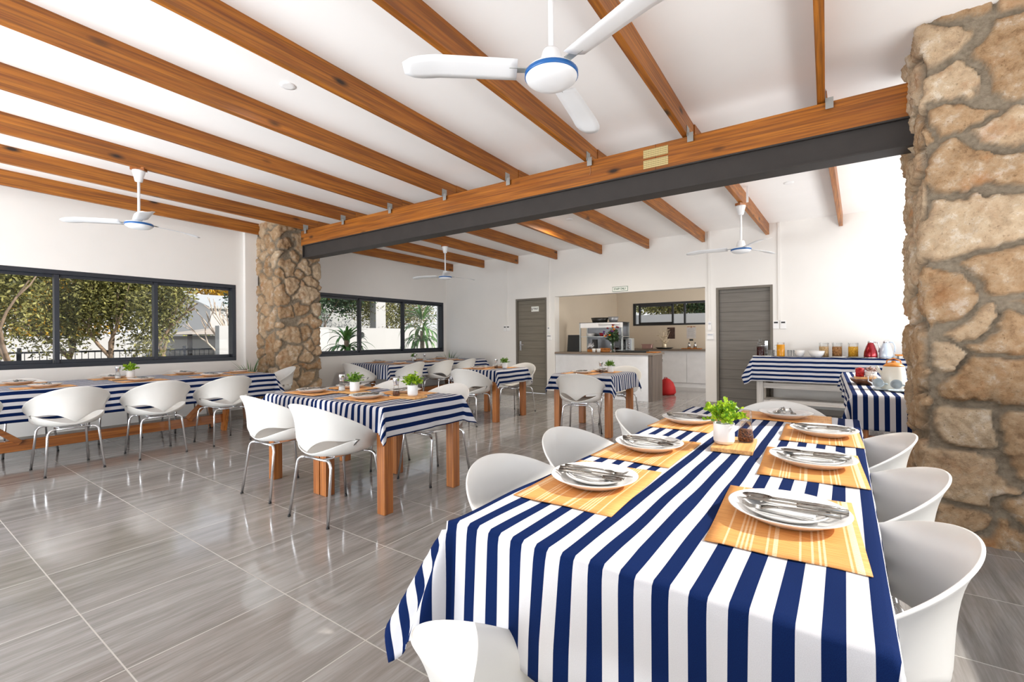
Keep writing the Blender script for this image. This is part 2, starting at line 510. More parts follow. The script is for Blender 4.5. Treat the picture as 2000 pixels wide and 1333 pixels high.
# ------------------------------------------------------------------ mesh builder
class MB:
    def __init__(s):
        s.v = []; s.f = []; s.sm = []
    def _add(s, v, f, smooth):
        o = len(s.v)
        s.v.extend([tuple(map(float, p)) for p in v])
        s.f.extend([tuple(i + o for i in q) for q in f])
        s.sm.extend([smooth] * len(f))
        return s
    def box(s, x0, x1, y0, y1, z0, z1, top=None):
        t = top or 0
        v = [(x0, y0, z0), (x1, y0, z0), (x1, y1, z0), (x0, y1, z0),
             (x0 + t, y0 + t, z1), (x1 - t, y0 + t, z1), (x1 - t, y1 - t, z1), (x0 + t, y1 - t, z1)]
        return s._add(v, [(3, 2, 1, 0), (4, 5, 6, 7), (0, 1, 5, 4), (1, 2, 6, 5), (2, 3, 7, 6), (3, 0, 4, 7)], False)
    def bar(s, a, b, w, h, up=(0, 0, 1)):
        """box from a to b, cross-section w (sideways) x h (upwards)"""
        a = Vector(a); b = Vector(b); d = (b - a).normalized()
        u = Vector(up); side = d.cross(u)
        if side.length < 1e-5:
            side = Vector((1, 0, 0))
        side.normalize(); u = side.cross(d).normalized()
        v = []
        for p in (a, b):
            for sx_, sz in ((-1, -1), (1, -1), (1, 1), (-1, 1)):
                v.append(p + side * (sx_ * w / 2) + u * (sz * h / 2))
        return s._add(v, [(0, 1, 2, 3), (7, 6, 5, 4), (0, 4, 5, 1), (1, 5, 6, 2), (2, 6, 7, 3), (3, 7, 4, 0)], False)
    def tube(s, pts, r, n=10, caps=True):
        pts = [Vector(p) for p in pts]
        rr = r if isinstance(r, (list, tuple)) else [r] * len(pts)
        rings = []
        ref = None
        for i, p in enumerate(pts):
            if i == 0: d = pts[1] - pts[0]
            elif i == len(pts) - 1: d = pts[-1] - pts[-2]
            else: d = (pts[i + 1] - pts[i]).normalized() + (pts[i] - pts[i - 1]).normalized()
            d.normalize()
            if ref is None:
                ref = Vector((0, 0, 1)) if abs(d.z) < 0.9 else Vector((1, 0, 0))
            a = (ref - d * ref.dot(d)).normalized()
            ref = a
            b = d.cross(a)
            rings.append([p + a * (cos(2 * pi * k / n) * rr[i]) + b * (sin(2 * pi * k / n) * rr[i]) for k in range(n)])
        v = [q for ring in rings for q in ring]
        f = []
        for i in range(len(rings) - 1):
            for k in range(n):
                k2 = (k + 1) % n
                f.append((i * n + k, i * n + k2, (i + 1) * n + k2, (i + 1) * n + k))
        if caps:
            f.append(tuple(range(n - 1, -1, -1)))
            f.append(tuple((len(rings) - 1) * n + k for k in range(n)))
        return s._add(v, f, True)
    def lathe(s, prof, n=24, c=(0, 0, 0), sx_=1.0, sy_=1.0, smooth=True):
        v = []; f = []
        m = len(prof)
        for r, z in prof:
            for k in range(n):
                a = 2 * pi * k / n
                v.append((c[0] + r * sx_ * cos(a), c[1] + r * sy_ * sin(a), c[2] + z))
        for i in range(m - 1):
            for k in range(n):
                k2 = (k + 1) % n
                f.append((i * n + k, i * n + k2, (i + 1) * n + k2, (i + 1) * n + k))
        if prof[0][0] > 1e-4: f.append(tuple(range(n - 1, -1, -1)))
        if prof[-1][0] > 1e-4: f.append(tuple((m - 1) * n + k for k in range(n)))
        return s._add(v, f, smooth)
    def ball(s, c, r, n=10, m=7, sc=(1, 1, 1)):
        prof = [(max(1e-5, sin(pi * i / m)) * r, -cos(pi * i / m) * r) for i in range(m + 1)]
        o = len(s.v)
        s.lathe(prof, n)
        for i in range(o, len(s.v)):
            x, y, z = s.v[i]
            s.v[i] = (x * sc[0] + c[0], y * sc[1] + c[1], z * sc[2] + c[2])
        return s
    def build(s, name, mat, parent=None, bevel=0, sub=0, solid=0):
        me = bpy.data.meshes.new(name)
        me.from_pydata(s.v, [], s.f)
        me.polygons.foreach_set('use_smooth', s.sm)
        me.materials.append(mat)
        me.update()
        o = bpy.data.objects.new(name, me)
        COL.objects.link(o)
        if parent is not None:
            o.parent = parent
        if solid:
            md = o.modifiers.new('thickness', 'SOLIDIFY'); md.thickness = solid; md.offset = 0
        if bevel:
            md = o.modifiers.new('bevel', 'BEVEL'); md.width = bevel; md.segments = 2
            md.limit_method = 'ANGLE'; md.angle_limit = radians(40)
        if sub:
            md = o.modifiers.new('subdivision', 'SUBSURF'); md.levels = sub; md.render_levels = sub
        return o

def tag(o, label=None, cat=None, group=None, kind=None):
    if label: o['label'] = label
    if cat: o['category'] = cat
    if group: o['group'] = group
    if kind: o['kind'] = kind
    return o
def thing(name, label, cat, loc=(0, 0, 0), rz=0.0, group=None):
    o = bpy.data.objects.new(name, None)
    o.empty_display_size = 0.1
    COL.objects.link(o)
    o.location = loc
    o.rotation_euler = (0, 0, rz)
    return tag(o, label, cat, group)
def struct(name, mb, mat, parent=None, **kw):
    o = mb.build(name, mat, parent, **kw)
    if parent is None: tag(o, kind='structure')
    return o
def dup(root, loc, rz, label, group=None, src_children=None):
    r = root.copy(); COL.objects.link(r)
    r.location = loc; r.rotation_euler = (0, 0, rz)
    r['label'] = label
    if group: r['group'] = group
    for ch in list(root.children):
        c = ch.copy(); COL.objects.link(c); c.parent = r
        for g in list(ch.children):
            d = g.copy(); COL.objects.link(d); d.parent = c
    return r

def text_mesh(name, body, size, mat, parent, loc, rot, depth=0.0015, width=None):
    cu = bpy.data.curves.new(name, 'FONT')
    cu.body = body; cu.size = size; cu.extrude = depth / 2
    cu.align_x = 'CENTER'; cu.align_y = 'CENTER'; cu.offset = size * 0.02
    t = bpy.data.objects.new(name + '_tmp', cu)
    COL.objects.link(t)
    bpy.context.view_layer.update()
    dg = bpy.context.evaluated_depsgraph_get()
    me = bpy.data.meshes.new_from_object(t.evaluated_get(dg))
    bpy.data.objects.remove(t)
    me.materials.clear(); me.materials.append(mat)
    o = bpy.data.objects.new(name, me)
    COL.objects.link(o)
    o.parent = parent; o.location = loc; o.rotation_euler = rot
    if width:
        xs = [v.co.x for v in me.vertices]
        k = width / (max(xs) - min(xs)); o.scale = (k, 1, 1)
    return o

# ================================================================== THE ROOM
XL, YB = -7.85, 8.49
CZ = lambda y: 3.185 - 0.0175 * (y - 0.48)
YF = -2.6
XR = 1.55
struct('floor', MB().box(XL - 0.25, XR + 0.25, YF - 0.2, 12.2, -0.12, 0), MAT['floor'])
# sloping ceiling
mb = MB()
y0, y1 = YF - 0.25, YB + 0.0
mb._add([(XL - .25, y0, CZ(y0)), (XR + .25, y0, CZ(y0)), (XR + .25, y1, CZ(y1)), (XL - .25, y1, CZ(y1)),
         (XL - .25, y0, CZ(y0) + .14), (XR + .25, y0, CZ(y0) + .14), (XR + .25, y1, CZ(y1) + .14), (XL - .25, y1, CZ(y1) + .14)],
        [(0, 3, 2, 1), (4, 5, 6, 7), (0, 1, 5, 4), (1, 2, 6, 5), (2, 3, 7, 6), (3, 0, 4, 7)], False)
ceil_o = struct('ceiling', mb, MAT['ceil'])
tag(struct('kitchen_ceiling', MB().box(-4.9, XR, YB + .2, 12.2, 2.62, 2.75), MAT['ceil']), kind='structure')
bpy.data.objects['kitchen_ceiling'].name = 'ceiling_kitchen'

# left wall with two ribbon windows
W1 = (-0.62, 3.545); W2 = (4.72, 8.39); WZ = (0.885, 2.10)
mb = MB()
mb.box(XL - .22, XL, YF, YB + .2, 0, WZ[0])
mb.box(XL - .22, XL, YF, YB + .2, WZ[1], 3.24)
for a, b in ((YF, W1[0]), (W1[1], W2[0]), (W2[1], YB + .2)):
    mb.box(XL - .22, XL, a, b, WZ[0], WZ[1])
struct('wall_left', mb, MAT['wall'])
struct('trim_1', MB().box(XL, XL + .07, 3.66, 3.86, 0, 3.12), MAT['wall'])
struct('baseboard_left', MB().box(XL, XL + .012, YF, 3.66, 0, .085).box(XL, XL + .012, 4.6, YB, 0, .085), MAT['skirt'])

def ribbon_window(n, y0, y1, mull, fw=0.055):
    root = bpy.data.objects.new('window_%d' % n, None)
    COL.objects.link(root); tag(root, kind='structure')
    root.location = (XL, y0, WZ[0])
    L = y1 - y0; h = WZ[1] - WZ[0]
    fr = MB()
    fr.box(-.14, .004, 0, L, 0, fw); fr.box(-.14, .004, 0, L, h - fw, h)
    fr.box(-.14, .004, 0, fw, fw, h - fw); fr.box(-.14, .004, L - fw, L, fw, h - fw)
    fr.build('window_frame', MAT['frame'], root, bevel=0.003)
    ys = [0.0] + [m - y0 for m in mull] + [L]
    for m in mull:
        MB().box(-.11, -.02, m - y0 - .024, m - y0 + .024, fw, h - fw).build('mullion', MAT['frame'], root, bevel=0.003)
    for i in range(len(ys) - 1):
        a, b = ys[i] + .03, ys[i + 1] - .03
        s_ = MB()
        xo = -.085 if i % 2 else -.055
        s_.box(xo - .015, xo + .015, a, b, fw, fw + .045); s_.box(xo - .015, xo + .015, a, b, h - fw - .035, h - fw)
        so = s_.build('sash', MAT['frame'], root, bevel=0.002)
        MB().box(xo - .003, xo + .003, a, b, fw + .04, h - fw - .03).build('pane', MAT['glass'], so)
    return root
ribbon_window(1, W1[0], W1[1], [0.42, 1.466, 2.485])
ribbon_window(2, W2[0], W2[1], [5.95, 7.117])

# back wall with two doors and the kitchen opening
D1 = (-5.742, -4.945, 2.08); KO = (-4.748, -1.746, 2.085); D2 = (-1.568, -0.715, 2.055)
mb = MB()
def bw(x0, x1, z0, z1): mb.box(x0, x1, YB, YB + .2, z0, z1)
bw(XL - .22, D1[0], 0, 3.2); bw(D1[0], D1[1], D1[2], 3.2); bw(D1[1], KO[0], 0, 3.2)
bw(KO[0], KO[1], KO[2], 3.2); bw(KO[1], D2[0], 0, 3.2); bw(D2[0], D2[1], D2[2], 3.2); bw(D2[1], XR + .2, 0, 3.2)
struct('wall_back', mb, MAT['wall'])
mb = MB()
for a, b in ((XL, D1[0]), (D1[1], KO[0]), (KO[1] - .012, D2[0]), (D2[1], XR)):
    mb.box(a, b, YB - .012, YB, 0, .085)
mb.box(KO[1] - .012, KO[1], YB, YB + .2, 0, .085)
struct('baseboard_back', mb, MAT['skirt'])
# kitchen shell
struct('wall_kitchen_left', MB().box(-4.95, -4.75, YB + .2, 12.2, 0, 2.62), MAT['kwall'])
KW = (-4.285, -1.9, 1.515, 2.11)
mb = MB()
mb.box(-4.95, XR, 11.98, 12.2, 0, KW[2]); mb.box(-4.95, XR, 11.98, 12.2, KW[3], 2.62)
mb.box(-4.95, KW[0], 11.98, 12.2, KW[2], KW[3]); mb.box(KW[1], XR, 11.98, 12.2, KW[2], KW[3])
struct('wall_kitchen_back', mb, MAT['kwall'])
struct('wall_kitchen_right', MB().box(XR, XR + .2, YB + .2, 12.2, 0, 2.62), MAT['kwall'])
root = bpy.data.objects.new('window_3', None); COL.objects.link(root); tag(root, kind='structure'); root.location = (KW[0], 11.98, KW[2])
L = KW[1] - KW[0]; h = KW[3] - KW[2]
fr = MB(); fr.box(0, L, -.01, .09, 0, .045); fr.box(0, L, -.01, .09, h - .05, h); fr.box(0, .05, -.01, .09, .04, h - .04); fr.box(L - .05, L, -.01, .09, .04, h - .04)
fr.build('window_frame', MAT['kframe'], root)
for xm in (0.17, 1.03, 1.33):
    MB().box(xm - .02, xm + .02, 0, .07, .045, h - .05).build('mullion', MAT['kframe'], root)
MB().box(.17, 1.03, 0, .05, .045, .085).box(.17, 1.03, 0, .05, h - .10, h - .05).build('sash', MAT['kframe'], root)
MB().box(.05, L - .05, .045, .050, .045, h - .05).build('pane', MAT['glass'], root)

# right side: low wall, glazed openings up to a header (out of frame, lets the sun in)
RZ = (0.92, 2.86)
mb = MB()
mb.box(XR, XR + .2, YF, YB, 0, RZ[0]); mb.box(XR, XR + .2, YF, YB, RZ[1], 3.24)
for a, b in ((YF, -1.7), (3.72, 4.52), (8.2, YB)):
    mb.box(XR, XR + .2, a, b, RZ[0], RZ[1])
struct('wall_right', mb, MAT['wall'])
# front: wide patio doors behind the viewpoint
mb = MB()
mb.box(XL, -7.4, YF - .2, YF, 0, 3.24); mb.box(1.0, XR + .2, YF - .2, YF, 0, 3.24); mb.box(-7.4, 1.0, YF - .2, YF, 2.55, 3.24)
struct('wall_front', mb, MAT['wall'])

# doors
def door(n, x0, x1, h, mat, handle_side):
    root = bpy.data.objects.new('door_%d' % n, None); COL.objects.link(root); tag(root, kind='structure')
    root.location = (x0, YB, 0)
    w = x1 - x0
    fr = MB(); fr.box(0, .04, -.006, .12, 0, h); fr.box(w - .04, w, -.006, .12, 0, h); fr.box(.04, w - .04, -.006, .12, h - .04, h)
    fr.build('door_frame', MAT['doorf'], root, bevel=0.003)
    pn = MB().box(.042, w - .042, .045, .085, .008, h - .042).build('door_panel', mat, root)
    hx = .10 if handle_side < 0 else w - .10
    hb = MB().box(hx - .02, hx + .02, .035, .046, .93, 1.14)
    hb.tube([(hx, .04, 1.06), (hx, -.01, 1.06), (hx - handle_side * .11, -.012, 1.06)], .009, 8)
    hb.build('door_handle', MAT['chrome'], pn)
    return root
d1 = door(1, D1[0], D1[1], D1[2], MAT['doorm'], -1)
d2 = door(2, D2[0], D2[1], D2[2], MAT['doorm2'], 1)
# signs
sg = thing('door_sign', 'small white sign with dark lettering on the left grey door', 'sign', (-5.26, YB + .044, 1.845))
MB().box(-.095, .095, -.004, 0, -.055, .055).build('sign_board', MAT['signw'], sg)
text_mesh('sign_text', 'TOILET', .05, MAT['ink'], sg, (.018, -.0055, .004), (pi / 2, 0, 0), width=.125)
MB().ball((-.075, -.006, .022), .008, 8, 6, (1, .3, 1)).box(-.083, -.067, -.0065, -.004, -.03, .012).build('sign_figure', MAT['ink'], sg)
sg = thing('staff_sign', 'white STAFF ONLY sign with green border above the kitchen opening', 'sign', (-3.295, YB, 2.152))
MB().box(-.155, .155, -.005, 0, -.047, .047).build('sign_board', MAT['green'], sg)
MB().box(-.148, .148, -.0065, -.005, -.040, .040).build('sign_face', MAT['signw'], sg)
text_mesh('sign_text', 'STAFF ONLY', .055, MAT['green'], sg, (0, -.0075, 0), (pi / 2, 0, 0), width=.25)

# conduits, switches and thermostat boxes
cz = [(-5.985, 1.50), (-4.887, 1.36), (-1.673, 1.36), (-0.626, 1.47)]
wh = ['running down to the switches left of the left door', 'beside the right jamb of the left door', 'on the pillar between kitchen and right door', 'running down right of the right door']
for (x, z), w_ in zip(cz, wh):
    tag(MB().box(x - .016, x + .016, YB - .018, YB, z, CZ(YB)).build('cable_conduit', MAT['wall']),
        'white cable trunking ' + w_, 'conduit', 'cable trunkings on the back wall')
def switch(x, z, label, w=.075, h=.12, knob=True):
    t = thing('wall_switch', label, 'switch', (x, YB, z), 0, 'white switches on the back wall')
    MB().box(-w / 2, w / 2, -.022, 0, -h / 2, h / 2).build('plate', MAT['white'], t, bevel=.004)
    MB().box(-w / 2 + .015, w / 2 - .015, -.028, -.022, h * .18, h * .36).build('display', MAT['black'] if not knob else MAT['grey'], t)
    return t
switch(-6.03, 1.43, 'left one of two fan controllers left of the left door', knob=False)
switch(-5.94, 1.43, 'right one of two fan controllers left of the left door', knob=False)
switch(-.672, 1.40, 'left one of two fan controllers above the buffet', .085, .13, False)
switch(-.572, 1.40, 'right one of two fan controllers above the buffet', .085, .13, False)
switch(-4.887, 1.38, 'narrow upper light switch beside the left door', .06, .14)
switch(-4.877, 1.22, 'square lower socket beside the left door', .11, .11)
switch(-1.673, 1.40, 'narrow upper light switch on the pillar by the kitchen', .06, .15)
switch(-1.663, 1.22, 'square lower socket on the pillar by the kitchen', .11, .11)

# ================================================================== TIMBER CEILING
XS_F = [0.0, -.97, -1.90, -2.86, -3.79, -4.77, -5.78, -6.74, -7.70]      # right faces over the cross beam
XS_R = [.21, -.76, -1.74, -2.72, -3.66, -4.67, -5.66, -6.62, -7.60]      # right faces at the back wall
ZB = lambda y: 3.008 - 0.0175 * (y - 0.48)
names = ['rightmost', 'second', 'third', 'fourth', 'fifth', 'sixth', 'seventh', 'eighth', 'leftmost']
YJ = 4.30
def rafter(x0, xe, ya, yb, label, group):
    t = thing('roof_rafter', label, 'rafter', (x0, ya, 0), 0, group)
    n = 12
    mb_ = MB(); v = []
    for y, x in ((0, 0), (yb - ya, xe - x0)):
        for dx in (-.05, 0):
            for dz in (0, .2):
                v.append((x + dx, y, ZB(y + ya) + dz))
    mb_._add(v, [(0, 1, 3, 2), (4, 6, 7, 5), (0, 2, 6, 4), (1, 5, 7, 3), (0, 4, 5, 1), (2, 3, 7, 6)], False)
    mb_.build('timber', MAT['beam'], t, bevel=.004)
    return t
for i in range(9):
    yf_end = YJ if i < 8 else 3.86
    t = rafter(XS_F[i], XS_F[i], YF + .02, yf_end, 'orange pine rafter over the front room, ' + (names[i] + ' of nine' if i in (0, 8) else names[i] + ' from the right'), 'front room rafters')
    if i < 8:   # angle bracket where it sits on the cross beam
        z = ZB(4.07)
        b = MB().box(.001, .005, 4.02 - YF, 4.10 - YF, z - .02, z + .07)
        b.box(.001, .05, 4.055 - YF - .02, 4.059 - YF - .02, z - .07, z + .01)
        b.build('angle_bracket', MAT['galv'], t)
    t = rafter(XS_F[i] + (XS_R[i] - XS_F[i]) * .05, XS_R[i], YJ if i < 8 else 4.6, YB - .002, 'orange pine rafter over the back room, ' + (names[i] + ' of nine' if i in (0, 8) else names[i] + ' from the right'), 'back room rafters')
    if i > 0 and i < 8:
        ang = atan2(-(XS_R[i] - XS_F[i]) * .95, YB - YJ)
        p = MB().box(-.001, .003, .0, .30, -.075, .0).box(-.001, .003, .0, .30, .02, .095)
        po = p.build('nail_plate', MAT['nail'], t)
        yy = .52
        po.location = ((XS_R[i] - XS_F[i]) * .95 * yy / (YB - YJ), yy, ZB(YJ + .6) + .088)
        po.rotation_euler = (0, 0, ang)
# cross beam (timber on steel)
cb_ = thing('timber_cross_beam', 'long orange pine beam spanning between the two stone columns', 'beam', (-7.2, 4.08, 2.70))
MB().box(.33, 7.85, 0, .12, 0, .235).build('timber', MAT['beamx'], cb_, bevel=.004)
MB().box(0, .22, -.002, 0, 0, .075).box(0, .22, -.002, 0, .095, .17).build('nail_plate', MAT['nail'], cb_).location = (5.845, -.002, .032)
MB().box(5.953, 5.956, -.001, .0, 0, .235).build('joint_gap', MAT['darkbrown'], cb_)
MB().tube([(5.33, -.004, .22), (5.325, -.006, .16), (5.33, -.004, .12), (5.32, -.004, .09)], .003, 6).build('loose_strap', MAT['tan'], cb_)
sb_ = MB()
sb_.box(.40, 7.85, -.03, .15, 0, .012); sb_.box(.40, 7.85, -.03, .15, .188, .20); sb_.box(.40, 7.85, .0, .012, .012, .188)
sb_.box(.40, .412, -.03, .15, 0, .2)
so = sb_.build('steel_beam', MAT['steel'])
so.location = (-7.2, 4.09, 2.50)
tag(so, 'charcoal steel channel beam running under the timber cross beam', 'beam')

# downlights
def downlight(x, y, label):
    z = CZ(y)
    t = thing('downlight', label, 'ceiling light', (x, y, z), 0, 'recessed downlights')
    MB().lathe([(.03, -.006), (.052, -.008), (.056, -.002), (.056, .01), (.03, .01)], 20).build('trim_ring', MAT['white'], t)
    MB().lathe([(.0001, -.004), (.032, -.004), (.032, .0)], 20).build('lens', MAT['lamp'], t)
    return t
downlight(-3.38, 1.91, 'round downlight between rafters in the front room ceiling')
downlight(-3.33, 6.45, 'small downlight between back rafters, left of the fan')
downlight(-.37, 6.48, 'small downlight between back rafters, right of the rear fan')
for k_, (x, y, p) in enumerate([(-3.38, 1.91, 22), (-3.33, 6.45, 160), (-.37, 6.48, 22)]):
    l_ = bpy.data.lights.new('downlight_lamp', 'SPOT'); l_.energy = p; l_.spot_size = radians(168); l_.spot_blend = .8; l_.color = (1, .9, .75); l_.shadow_soft_size = .04
    lo = bpy.data.objects.new('downlight_lamp', l_); COL.objects.link(lo); lo.location = (x, y, CZ(y) - .03)

# ================================================================== STONE COLUMNS
def smoothn(u, v, seed, f):
    r = np.random.default_rng(seed)
    o = np.zeros_like(u)
    for k_ in range(9):
        a = r.uniform(0, 2 * pi); fr_ = f * r.uniform(.6, 1.7); ph = r.uniform(0, 6.28)
        o += np.sin((u * np.cos(a) + v * np.sin(a)) * fr_ * 2 * pi + ph)
    return o / 3.0
def stone_column(name, x0, x1, y0, y1, z1, nst, aspect, seed, bulge, step, label, joint=.02):
    r = np.random.default_rng(seed)
    w, d = x1 - x0, y1 - y0
    per = 2 * (w + d)
    ns = int(per / step); nz = int(z1 / step)
    s_ = np.arange(ns) * per / ns
    zz = np.linspace(-.02, z1, nz)
    px = np.zeros(ns); py = np.zeros(ns); nx = np.zeros(ns); ny = np.zeros(ns)
    for i, s0 in enumerate(s_):
        if s0 < w: p = (x0 + s0, y0); n_ = (0, -1)
        elif s0 < w + d: p = (x1, y0 + s0 - w); n_ = (1, 0)
        elif s0 < 2 * w + d: p = (x1 - (s0 - w - d), y1); n_ = (0, 1)
        else: p = (x0, y1 - (s0 - 2 * w - d)); n_ = (-1, 0)
        px[i], py[i] = p; nx[i], ny[i] = n_
    # round corners: smooth positions/normals along the loop
    for _ in range(max(2, int(.035 / step) * 2)):
        for a in (px, py, nx, ny):
            a[:] = (np.roll(a, 1) + a + np.roll(a, -1)) / 3
    ln = np.sqrt(nx ** 2 + ny ** 2); nx /= ln; ny /= ln
    U, V = np.meshgrid(s_, zz)
    # Poisson-ish stone centres with own sizes
    pts = []
    tries = 0
    avg = sqrt(per * z1 / nst)
    while len(pts) < nst and tries < 60000:
        tries += 1
        q = (r.uniform(0, per), r.uniform(-.1, z1 + .1)); sz = r.choice([.45, .7, .95, 1.25], p=[.28, .3, .27, .15])
        ok = True
        for (a, b, c) in pts:
            du = abs(q[0] - a); du = min(du, per - du) / aspect
            if du * du + (q[1] - b) ** 2 < (avg * .50 * (sz + c) / 1.0) ** 2 * .58:
                ok = False; break
        if ok: pts.append((q[0], q[1], sz))
    P = np.array(pts)
    Uw = U + .03 * smoothn(U, V, seed + 1, 2.6) + .008 * smoothn(U, V, seed + 2, 9.0)
    Vw = V + .03 * smoothn(U, V, seed + 3, 2.6) + .008 * smoothn(U, V, seed + 4, 9.0)
    F1 = np.full(U.shape, 9.); F2 = np.full(U.shape, 9.); ID = np.zeros(U.shape, int)
    tilt = r.uniform(-.5, .5, len(P))
    asp = aspect * r.uniform(.75, 1.3, len(P))
    for i, (a, b, c) in enumerate(P):
        du = Uw - a; du = (du + per / 2) % per - per / 2
        dv = Vw - b
        du2 = (du * cos(tilt[i]) + dv * sin(tilt[i])) / asp[i]; dv2 = -du * sin(tilt[i]) + dv * cos(tilt[i])
        D = ((np.abs(du2) ** 1.9 + np.abs(dv2) ** 1.9) ** (1 / 1.9)) / (c + .35) * .9
        m = D < F1
        F2 = np.where(m, F1, np.minimum(F2, D)); F1 = np.where(m, D, F1); ID = np.where(m, i, ID)
    e = F2 - F1
    em = joint + joint * (smoothn(U, V, seed + 5, 1.2) * .5 + .5)
    t = np.clip((e - em) / .016, 0, 1); mask = t * t * (3 - 2 * t)
    dome = 1 - np.exp(-np.maximum(e - em, 0) / .03)
    hb = r.uniform(.6, 1.25, len(P))[ID]
    rough = .009 * smoothn(U, V, seed + 6, 7) + .006 * smoothn(U, V, seed + 7, 16) + .005 * smoothn(U, V, seed + 8, 30)
    H_ = bulge * hb * (.55 * mask + .45 * dome * mask) + rough * mask * .65 + .003 * smoothn(U, V, seed + 9, 12) - bulge * .35
    X = px[None, :] + nx[None, :] * H_; Y = py[None, :] + ny[None, :] * H_
    co = np.stack([X - x0, Y - y0, V], -1).reshape(-1, 3)
    idx = np.arange(nz * ns).reshape(nz, ns)
    a = idx[:-1, :]; b = np.roll(idx, -1, 1)[:-1, :]; c = np.roll(idx, -1, 1)[1:, :]; d_ = idx[1:, :]
    f = np.stack([a, b, c, d_], -1).reshape(-1, 4)
    me = bpy.data.meshes.new(name)
    me.from_pydata(co.tolist(), [], f.tolist())
    me.polygons.foreach_set('use_smooth', [True] * len(me.polygons))
    me.materials.append(MAT['stone'])
    ca = me.color_attributes.new('stone', 'FLOAT_COLOR', 'POINT')
    r1 = r.uniform(0, 1, len(P))[ID].ravel(); r2 = r.uniform(0, 1, len(P))[ID].ravel()
    ca.data.foreach_set('color', np.stack([r1, r2, mask.ravel(), np.ones_like(r1)], -1).ravel())
    o = bpy.data.objects.new(name, me); COL.objects.link(o); o.location = (x0, y0, 0)
    tag(o, label, 'column')
    return o
stone_column('stone_column', .50, 1.30, 3.74, 4.42, CZ(4.1) + .01, 104, 1.3, 11, .05, .0125, 'massive rough stone column in the right foreground', .0155)
stone_column('stone_column', -7.84, -7.14, 3.86, 4.58, CZ(4.2) + .01, 140, 1.05, 23, .045, .0135, 'rough stone column against the left wall between the windows', .012)

# ================================================================== CHAIRS
def shell_mesh():
    """one-piece scooped shell with a crescent slot low on its back; front is +Y"""
    NC = 120
    def rim(phi):
        b = (1 - cos(phi)) / 2           # 0 front, 1 back
        R = .275 + .035 * b + .012 * sin(phi) ** 2
        h = .452 + .345 * (b ** 1.0)
        return R, h
    rows_lo = [0, .25, .5, .75, .92, 1.0]      # seat pan
    PS = radians(74)
    NU = 13
    V = []; F = []
    ring_idx = []
    def seat_pt(phi, t):
        r = .205 * t
        sag = .428 + .018 * t ** 2 + .004 * cos(phi) * t
        return (r * sin(phi) * .985, r * cos(phi) * 1.0, sag)
    def side_pt(phi, u):                       # u 0 at pan edge .. 1 at rim
        R, h = rim(phi)
        b = (1 - cos(phi)) / 2
        z0 = seat_pt(phi, 1)[2]
        z = z0 + (h - z0) * (u ** 1.25 if b > .2 else u)
        # radius: quick bulge, nearly upright wall, then a flared lip
        prof = .50 * (1 - (1 - min(u / .38, 1)) ** 2) + .10 * u + .40 * u ** 5.5
        r = .205 + (R - .205) * prof
        return (r * sin(phi) * .985, r * cos(phi) * 1.0, z)
    c0 = len(V); V.append(seat_pt(0, 0))
    prev = None
    for t in rows_lo[1:]:
        cur = []
        for k in range(NC):
            V.append(seat_pt(2 * pi * k / NC, t)); cur.append(len(V) - 1)
        for k in range(NC):
            k2 = (k + 1) % NC
            if prev is None: F.append((c0, cur[k2], cur[k]))
            else: F.append((prev[k], prev[k2], cur[k2], cur[k]))
        prev = cur
    # slot limits per column
    def slot(phi):
        d = abs(phi - pi) / PS
        if d >= 1: return None
        g = (1 - d * d)
        ulow = .07 + .44 * d ** 1.5
        return ulow, ulow + (.055 + .19 * sin(pi * min(1, d * 1.08))) * g ** .7
    us = [i / NU for i in range(1, NU + 1)]
    cols = []
    for k in range(NC):
        phi = 2 * pi * k / NC
        sl = slot(phi)
        base = slot(pi + (phi - pi) * min(1, .999 * PS / max(1e-6, abs(phi - pi)))) if sl is None else sl
        u1, u2 = base if sl else (base[0], base[0])
        low = [u1 * j / 3 for j in (1, 2, 3)]
        up = [u2 + (1 - u2) * j / 12 for j in range(0, 13)]
        lows = []
        for u in low: V.append(side_pt(phi, u)); lows.append(len(V) - 1)
        ups = []
        for j, u in enumerate(up):
            if j == 0 and not sl: ups.append(lows[-1]); continue
            V.append(side_pt(phi, u)); ups.append(len(V) - 1)
        cols.append((lows, ups))
    for k in range(NC):
        k2 = (k + 1) % NC
        lo, up = cols[k]; lo2, up2 = cols[k2]
        F.append((prev[k], prev[k2], lo2[0], lo[0]))
        for j in range(2): F.append((lo[j], lo2[j], lo2[j + 1], lo[j + 1]))
        for j in range(12): F.append((up[j], up2[j], up2[j + 1], up[j + 1]))
    m = MB(); m.v = V; m.f = F; m.sm = [True] * len(F)
    return m
